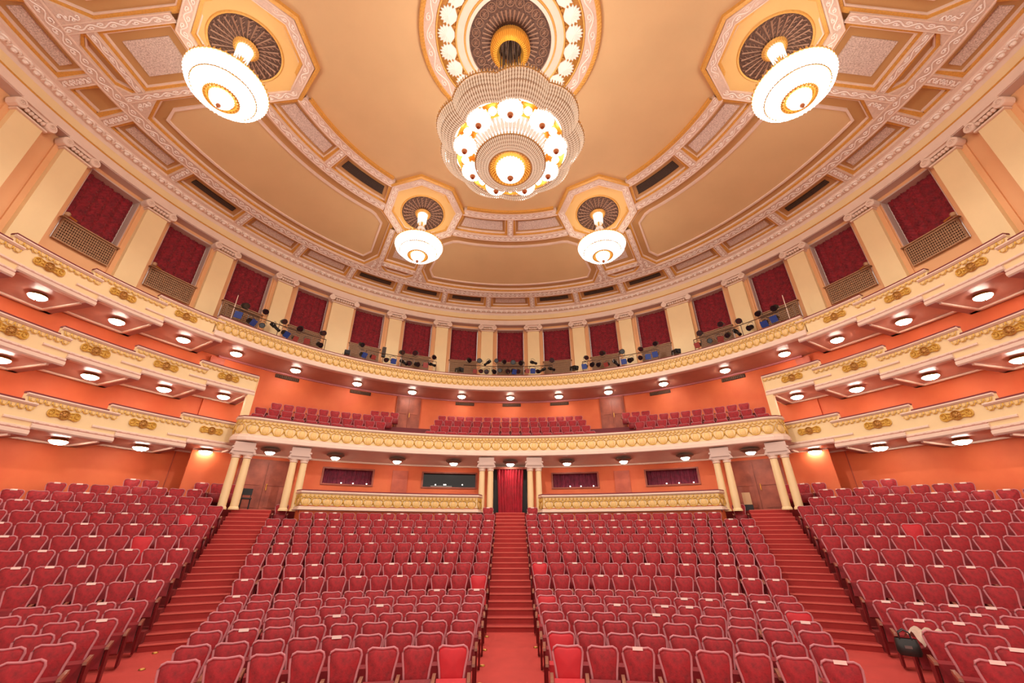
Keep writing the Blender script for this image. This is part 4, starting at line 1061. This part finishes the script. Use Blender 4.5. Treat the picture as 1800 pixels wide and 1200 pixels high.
BRIGHT = {(-1, 'c', 0, 0), (-1, 'c', 7, 0), (1, 'c', 0, 0), (1, 'c', 1, 0), (1, 'c', 5, 0), (1, 'c', 8, 0), (1, 'c', 4, -1), (1, 'o', 15, 1), (1, 'o', 11, 4), (-1, 'o', 10, 2), (-1, 'o', 12, 1)}
seats = []
for i in range(0, 21):
    R = rowR(i)
    for s in (-1, 1):
        for blk in ('c', 'o'):
            if blk == 'c' and i > 14: continue
            z = topz(i, blk == 'o') - 1.0
            if blk == 'c':
                L = R * radians(SIDE_A) - R * asin(AISLE_HALF / R); n = int(round(L / 0.555)); sp = L / n; a0 = a_center(R)
            else:
                sp = 0.56; a0 = a_side_out(R); n = 40
            row = []
            for c in range(n):
                a = a0 + degrees((c + 0.5) * sp / R)
                x, y, _ = P(s * a, R, 0, RCY)
                if blk == 'o' and (hypot(x, y - CY) > 17.0 or a > 66 or y < 3): break
                if abs(x) < 14.1 and hypot(x, y - 2.4) > 20.1: continue
                if i > 11 and min(hypot(abs(x) - 11.25, y - 17.25), hypot(abs(x) - 9.42, y - 18.45), hypot(abs(x) - 1.2, y - 20.95)) < 0.85: continue
                row.append((c, x, y, a))
            for c, x, y, a in row:
                seats.append(dict(s=s, b=blk, i=i, c=c, x=x, y=y, z=z, a=s * a, first=(c == row[0][0]), last=(c == row[-1][0]), n=len(row)))
for s in (-1, 1):                                             # single seats beside the head of the aisles
    for R, a, z in ((24.45, 2.45, 1.22), (24.45, 23.4, 1.22)):
        x, y, _ = P(s * a, R, 0, RCY); seats.append(dict(s=s, b='h', i=15, c=0 if a < 5 else 1, x=x, y=y, z=z - 1.0, a=s * a, first=True, last=True, n=1))
vis = []
for d in seats:
    q = project(d['x'], d['y'], d['z'] + 0.85)
    d['vis'] = bool(q and -25 < q[0] < 1825 and q[1] < 1215); d['t'] = q[2] if q else 99
seats = [d for d in seats if d['vis']]
seats.sort(key=lambda d: d['t'])
rnd_ = random.Random(3)
def seat_label(d):
    sd = 'left' if d['s'] < 0 else 'right'
    if d['b'] == 'h': return 'single crimson velvet seat at head of the %s, %s side' % ('central stairs' if d['c'] == 0 else 'side stairs', sd)
    ro = 'front row' if d['i'] == 0 else ORD[d['i']] + ' row'
    if d['b'] == 'c': return 'crimson velvet tip-up seat, %s from central aisle, %s, %s middle block' % (ORD[d['c']], ro, sd)
    return 'crimson velvet tip-up seat, %s from side aisle, %s, %s outer block' % (ORD[d['c']], ro, sd)
def collect(mb, src, d, mi, jx=0.0):
    ca, sa = cos(-radians(d['a']) + jx), sin(-radians(d['a']) + jx)
    mb.add([(d['x'] + x * ca - y * sa, d['y'] + x * sa + y * ca, d['z'] + z) for x, y, z in src.v], src.f, mi)
lob, lop, lopan, loarm, loside, loplate = seat_meshes(None, True)
armL, sideL, armR, sideR = loarm(-0.275), loside(-0.275), loarm(0.275), loside(0.275)
mass = MB(); NIND = 300
for idx, d in enumerate(seats):
    bright = (d['s'], d['b'], d['i'], d['c']) in BRIGHT or ((d['s'], d['b'], d['i'], -1) in BRIGHT and d['last'])
    plated = rnd_.random() < ((0.65 if (d['b'] == 'o' and d['s'] > 0) else 0.16) if d['i'] < 7 else 0.5)
    sg = d['s']
    inner_L = (sg > 0)        # with s>0 the aisle-side arm is local left
    if idx < NIND:
        t = thing('theatre_chair', seat_label(d), 'chair', (d['x'], d['y'], d['z']), -radians(d['a']) + rnd_.uniform(-.02, .02), 'stalls seats')
        if bright: t['label'] = t['label'].replace('crimson velvet', 'brighter red velvet')
        put('backrest', SM['backrestb' if bright else 'backrest'], t); put('piping', SM['piping'], t); put('seat', SM['seatb' if bright else 'seat'], t)
        put('armrest', SM['armL'], t); put('side_panel', SM['sideL'], t)
        if (sg > 0 and d['last']) or (sg < 0 and d['first']):
            put('armrest', SM['armR'], t); put('side_panel', SM['sideR'], t)
        if plated: put('number_plate', SM['plate'], t)
    else:
        j = rnd_.uniform(-.02, .02)
        collect(mass, lob, d, 4 if bright else 0, j); collect(mass, lop, d, 1, j); collect(mass, lopan, d, 2, j); collect(mass, armL, d, 3, j); collect(mass, sideL, d, 5, j)
        if (sg > 0 and d['last']) or (sg < 0 and d['first']): collect(mass, armR, d, 3, j); collect(mass, sideR, d, 5, j)
        if plated: collect(mass, loplate, d, 6, j)
SMATS = [M['velvet'], M['piping'], M['seatpan'], M['arm'], M['velvetb'], M['side'], M['plate']]
o = mass.build('stalls_chairs', SMATS, None, True); o['kind'] = 'stuff'; tag(o, 'remaining rows of crimson velvet stalls seats further back', 'seats')
# amphitheatre seats
mass = MB()
for k, (R, z) in enumerate([(19.3, 4.04), (20.4, 4.62), (21.5, 5.24), (22.6, 5.79)]):
    for s in (-1, 1):
        for x0, x1 in ((0.0, 5.05), (6.75, 12.6)):
            a0, a1 = degrees(asin(x0 / R)), degrees(asin(min(x1 / R, 0.62)))
            n = int((a1 - a0) * pi / 180 * R / 0.57)
            for c in range(n):
                a = a0 + degrees((c + 0.5) * 0.57 / R); x, y, _ = P(s * a, R, 0, 2.4)
                if hypot(x, y - CY) > 17.1 or abs(x) > 12.5: continue
                d = dict(x=x, y=y, z=z, a=s * a)
                collect(mass, lob, d, 0); collect(mass, lop, d, 1); collect(mass, lopan, d, 2); collect(mass, armL, d, 3)
o = mass.build('amphitheatre_chairs', SMATS, None, True); o['kind'] = 'stuff'; tag(o, 'rows of crimson seats behind the balcony front', 'seats')

# ================================================================== SPOTLIGHTS AND RAILS ON THE GALLERY
def pipe_rail(a0, a1, z, label, ends=True):
    t = thing('lighting_rail', label, 'rail')
    n = max(4, int(abs(a1 - a0)))
    MB().tube([P(a0 + (a1 - a0) * i / n, 15.6, z) for i in range(n + 1)], 0.022, 6).build('pipe', M['pipe'], t)
    m_ = 2 if abs(a1 - a0) < 9 else 3
    for i in range(m_):
        a = a0 + (a1 - a0) * i / (m_ - 1); MB().tube([P(a, 15.6, 9.1), P(a, 15.6, z)], 0.02, 6).build('post', M['pipe'], t)
pipe_rail(-59.4, -41.4, 9.9, 'dark lighting rail on the gallery, leftmost')
pipe_rail(-33.0, -17.4, 9.9, 'dark lighting rail on the gallery, left of the central one')
pipe_rail(-11.0, 10.0, 9.87, 'dark lighting rail on the gallery, at the centre')
pipe_rail(17.0, 33.6, 9.92, 'dark lighting rail on the gallery, right of the central one')
pipe_rail(41.2, 59.4, 9.9, 'dark lighting rail on the gallery, rightmost')
SPOT = [(-56.7, 10.28, 't'), (-53.2, 10.41, 't'), (-49.7, 10.22, 't'), (-46.4, 10.17, 't'), (-42.2, 10.3, 't'), (-57.3, 9.69, 'b'), (-55.1, 9.61, 'b'), (-53.0, 9.61, 'd'), (-51.0, 9.8, 'l'), (-49.0, 9.62, 'b'), (-47.1, 9.51, 'd'), (-44.7, 9.58, 'd'), (-42.4, 9.58, 'd'), (-36.7, 9.51, 'f'), (-34.2, 10.24, 't'), (-33.6, 9.62, 'b'), (-31.5, 9.61, 'd'), (-28.3, 9.61, 'd'), (-27.0, 9.61, 'b'), (-25.4, 10.27, 't'), (-24.8, 9.64, 'l'), (-23.3, 9.64, 'd'), (-21.8, 9.63, 'd'), (-22.2, 10.39, 't'), (-19.9, 9.63, 'd'), (-18.5, 9.76, 'l'), (-18.0, 10.29, 't'), (-11.9, 9.56, 'f'), (-9.9, 10.32, 't'), (-8.4, 9.55, 'd'), (-7.0, 9.57, 'd'), (-7.2, 10.29, 't'), (-5.5, 9.55, 'd'), (-5.3, 10.19, 'l'), (-3.9, 9.6, 'd'), (-3.4, 10.33, 't'), (-2.3, 9.65, 'd'), (-0.7, 9.62, 'd'), (-1.6, 10.29, 't'), (0.7, 9.62, 'b'), (0.7, 10.22, 't'), (2.0, 9.61, 'd'), (2.7, 10.21, 't'), (3.8, 9.6, 'd'), (5.2, 9.63, 'b'), (5.4, 10.19, 'l'), (6.4, 9.58, 'd'), (7.6, 9.64, 'l'), (9.6, 9.69, 'l'), (9.9, 10.28, 't'), (15.0, 9.6, 'f'), (17.5, 9.64, 'b'), (17.8, 10.25, 't'), (19.2, 9.73, 'd'), (20.6, 9.68, 'd'), (22.5, 9.6, 'd'), (24.3, 9.63, 'l'), (21.8, 10.4, 't'), (25.9, 10.28, 't'), (26.3, 9.6, 'b'), (27.8, 9.64, 'd'), (29.7, 9.68, 'd'), (31.3, 9.62, 'b'), (33.1, 9.68, 'b'), (30.0, 10.23, 't'), (33.5, 10.37, 't'), (37.3, 9.53, 'f'), (41.8, 9.59, 'd'), (42.6, 10.26, 't'), (43.9, 9.65, 'd'), (45.9, 9.6, 'd'), (46.8, 10.41, 't'), (47.6, 9.67, 'd'), (49.1, 9.68, 'l'), (49.9, 10.24, 't'), (51.7, 9.66, 'd'), (53.6, 10.26, 't'), (54.2, 9.62, 'b'), (56.0, 9.66, 'b'), (56.5, 10.21, 't')]
def cyl_y(mb, r0, r1, y0, y1, n=12, mi=0, cap=True):
    rows = [[(r * cos(2 * pi * k / n), y, r * sin(2 * pi * k / n)) for r, y in ((r0, y0), (r1, y1))] for k in range(n)]
    mb.grid(rows, cu=True, mi=mi)
    if cap: mb.add([r[0] for r in rows], [tuple(range(n))], mi); mb.add([r[1] for r in rows], [tuple(reversed(range(n)))], mi)
    return mb
can = MB(); cyl_y(can, 0.13, 0.12, -0.16, 0.08); cyl_y(can, 0.12, 0.06, 0.08, 0.16); cyl_y(can, 0.145, 0.145, -0.19, -0.16); canm = can.mesh('lamp_body', M['black'])
gel = MB().box((0, -0.2, 0), (0.27, 0.012, 0.27)); gelb = gel.mesh('colour_frame', M['blue']); gelr = gel.mesh('colour_frame', M['redgel'])
lens = cyl_y(MB(), 0.115, 0.115, -0.195, -0.19).mesh('lens', M['lens'])
yk = MB().tube([(-0.16, 0, 0), (-0.16, 0, 0.2), (0, 0, 0.26), (0.16, 0, 0.2), (0.16, 0, 0)], 0.014, 4); ykm = yk.mesh('yoke', M['steel'])
prof_ = MB(); cyl_y(prof_, 0.075, 0.075, -0.34, 0.0); cyl_y(prof_, 0.11, 0.11, 0.0, 0.22); cyl_y(prof_, 0.09, 0.09, -0.37, -0.33); profm = prof_.mesh('lamp_body', M['black'])
lens2 = cyl_y(MB(), 0.07, 0.07, -0.38, -0.375).mesh('lens', M['lens'])
fol = MB(); fol.box((0, 0.05, 0), (0.3, 0.6, 0.26)); cyl_y(fol, 0.11, 0.11, -0.36, -0.25); folm = fol.mesh('lamp_body', M['black'])
rs = random.Random(5)
lbl = {'b': 'spotlight with a blue colour filter', 'd': 'small dark spotlight', 'l': 'long dark profile spotlight', 't': 'spotlight clamped above the rail', 'f': 'large follow spotlight'}
hang = {'b': 'hung', 'd': 'hung', 'l': 'clamped', 't': '', 'f': ''}
cnts = {}
for a, z, k in sorted(SPOT):
    side_ = 'left' if a < 0 else 'right'
    cnts[(k, side_)] = cnts.get((k, side_), 0) + 1
tot = dict(cnts); seen = {}
for a, z, k in sorted(SPOT, key=lambda q: abs(q[0])):
    side_ = 'left' if a < 0 else 'right'
    seen[(k, side_)] = seen.get((k, side_), 0) + 1
    lab = '%s on upper gallery, %s such %s of centre' % (lbl[k], ORD[seen[(k, side_)] - 1], side_)
    p = P(a, 15.75, z)
    t = thing('spotlight', lab, 'spotlight', p, -radians(a), 'spotlights along the upper gallery')
    pit = radians(rs.uniform(18, 38)); yaw = rs.uniform(-0.5, 0.5)
    if k in 'bdt':
        sc_ = 1.2 if k == 'b' else rs.uniform(0.95, 1.15)
        rot = (pit, 0, yaw); bo = put('lamp_body', canm, t, None, 0, None, rot, (sc_,) * 3)
        if k == 'b': put('colour_frame', gelb, t, None, 0, None, rot, (sc_,) * 3)
        elif k == 'd' and rs.random() < 0.3: put('colour_frame', gelr, t, None, 0, None, rot, (sc_,) * 3)
        else: put('lens', lens, t, None, 0, None, rot, (sc_,) * 3)
        put('yoke', ykm, t, None, 0, None, (0, 0 if k != 't' else pi, yaw), (sc_,) * 3)
    elif k == 'l':
        rot = (radians(rs.uniform(25, 50)), 0, rs.choice((-0.7, 0.7, 0.9, -0.9)))
        put('lamp_body', profm, t, None, 0, None, rot); put('lens', lens2, t, None, 0, None, rot); put('yoke', ykm, t, None, 0, None, (0, 0, rot[2]))
    else:
        rot = (radians(12), 0, rs.uniform(-.7, .7)); put('lamp_body', folm, t, None, 0, None, rot); put('yoke', ykm, t, (0, 0, -0.05), 0, None, (0, pi, rot[2]), (1.3, 1.3, 1.6)); put('lens', lens, t, None, 0, None, rot)
t = thing('wall_speaker', 'slim black loudspeaker between two upper windows, left of centre', 'speaker', P(-29.2, 15.75, 10.05), radians(29))
MB().box((0, 0, 0), (0.2, 0.2, 0.62)).build('cabinet', M['black'], t); MB().box((0, -0.105, 0), (0.16, 0.012, 0.56)).build('speaker_grille', M['grille'], t); MB().tube([(0, 0.05, -0.3), (0, 0.05, -0.6)], 0.02, 6).build('bracket', M['steel'], t)
for s in (-1, 1):
    t = thing('aerial_post', 'thin pale upright post on the gallery, %s end' % ('left' if s < 0 else 'right'), 'post', P(s * 58.3, 15.6, 9.1))
    MB().tube([(0, 0, 0), (0.03 * s, 0, 1.5)], 0.018, 6).build('post', M['white'], t)

# ================================================================== SMALL THINGS
b = thing('handbag', 'open black leather handbag leaning in a seat of the right outer block', 'bag', (7.2, 8.95, -1.93), radians(-35))
b.scale = (0.85, 0.85, 0.85)
mb = MB(); rows = []
for i in range(17):
    a = 2 * pi * i / 16; rows.append([((0.2 * q) * (abs(cos(a)) ** 0.6) * (1 if cos(a) > 0 else -1), 0.1 * q2 * (abs(sin(a)) ** 0.6) * (1 if sin(a) > 0 else -1), z) for q, q2, z in ((0.9, 0.9, 0.0), (1.05, 1.1, 0.06), (1.0, 1.0, 0.2), (0.92, 0.55, 0.3))])
mb.grid(rows); mb.add([r[0] for r in rows[:-1]], [tuple(range(16))]); mb.build('bag_body', M['leather'], b, smooth=True)
for y in (-0.05, 0.05): MB().tube([(-0.1, y, 0.28), (-0.09, y * 1.4, 0.4), (0.0, y * 1.6, 0.46), (0.09, y * 1.4, 0.4), (0.1, y, 0.28)], 0.014, 6).build('handle', M['leather'], b)
MB().box((0, -0.105, 0.16), (0.12, 0.015, 0.05)).build('clasp', M['steel'], b)
mb = MB(); rows = []
for i in range(13):
    row = []
    for j in range(13):
        u, v = i / 12 - .5, j / 12 - .5
        row.append((7.68 + u * 0.62, 9.0 + v * 0.42, -1.6 + 0.05 * sin(u * 9 + v * 5) + 0.03 * sin(v * 17 - u * 6) - 0.25 * max(0, abs(u) - .3) - 0.4 * max(0, -v - .2)))
    rows.append(row)
mb.grid(rows); tag(mb.build('folded_shawl', M['cloth'], None, True), 'pale crumpled shawl lying beside the black handbag', 'shawl')
c = thing('usher_chair', 'small black chair beside the brown door at top of left aisle', 'chair', (-11.1, 18.05, 0.98), radians(35))
MB().box((0, 0, 0.44), (0.38, 0.38, 0.05)).build('seat', M['black'], c); MB().box((0, 0.18, 0.72), (0.38, 0.04, 0.26)).build('backrest', M['black'], c)
for x in (-.16, .16):
    for y in (-.16, .16): MB().tube([(x, y, 0), (x, y, 0.44 if y < 0 else 0.62)], 0.016, 6).build('leg', M['black'], c)
b = thing('leaflet_stand', 'beige panelled stand with dark base beside the brown door, right side', 'stand', (10.4, 18.9, 0.98), radians(-25))
MB().box((0, 0, 0.12), (0.34, 0.26, 0.24)).build('base', M['black'], b); MB().box((0, 0, 0.5), (0.32, 0.1, 0.5), rx=radians(-6)).build('panel', M['card'], b)
for i, (x, y) in enumerate([(-0.62, 12.9), (-0.61, 11.8), (-0.6, 10.75), (-0.59, 9.75), (0.62, 12.0), (-8.0, 11.2), (-7.45, 10.2)]):
    R = hypot(x, y - RCY); z = -2.66 + 0.3 * (R - (rowR(0) - .6)) / (rowR(6) + .36 - rowR(0) + .6)
    t = thing('floor_marker', 'small pale round step light in the carpet, ' + ['first left of central stairs foot', 'second left of central stairs foot', 'third left of central stairs foot', 'fourth left of central stairs foot', 'right edge of central aisle', 'first at foot of left stairs', 'second at foot of left stairs'][i], 'floor light', (x, y, z + 0.005))
    MB().lathe([(0.0, 0.018), (0.035, 0.018), (0.045, 0.0)], 12).build('disc', M['marker'], t); MB().lathe([(0.045, 0.0), (0.047, 0.014), (0.055, 0.012), (0.06, 0.0)], 14).build('ring', M['brass'], t)

# ------------------------------------------------------------------ lift everything so that the stalls floor starts at z = 0
for o in list(COL.objects):
    if o.parent is None and o is not camo: o.location.z += H0
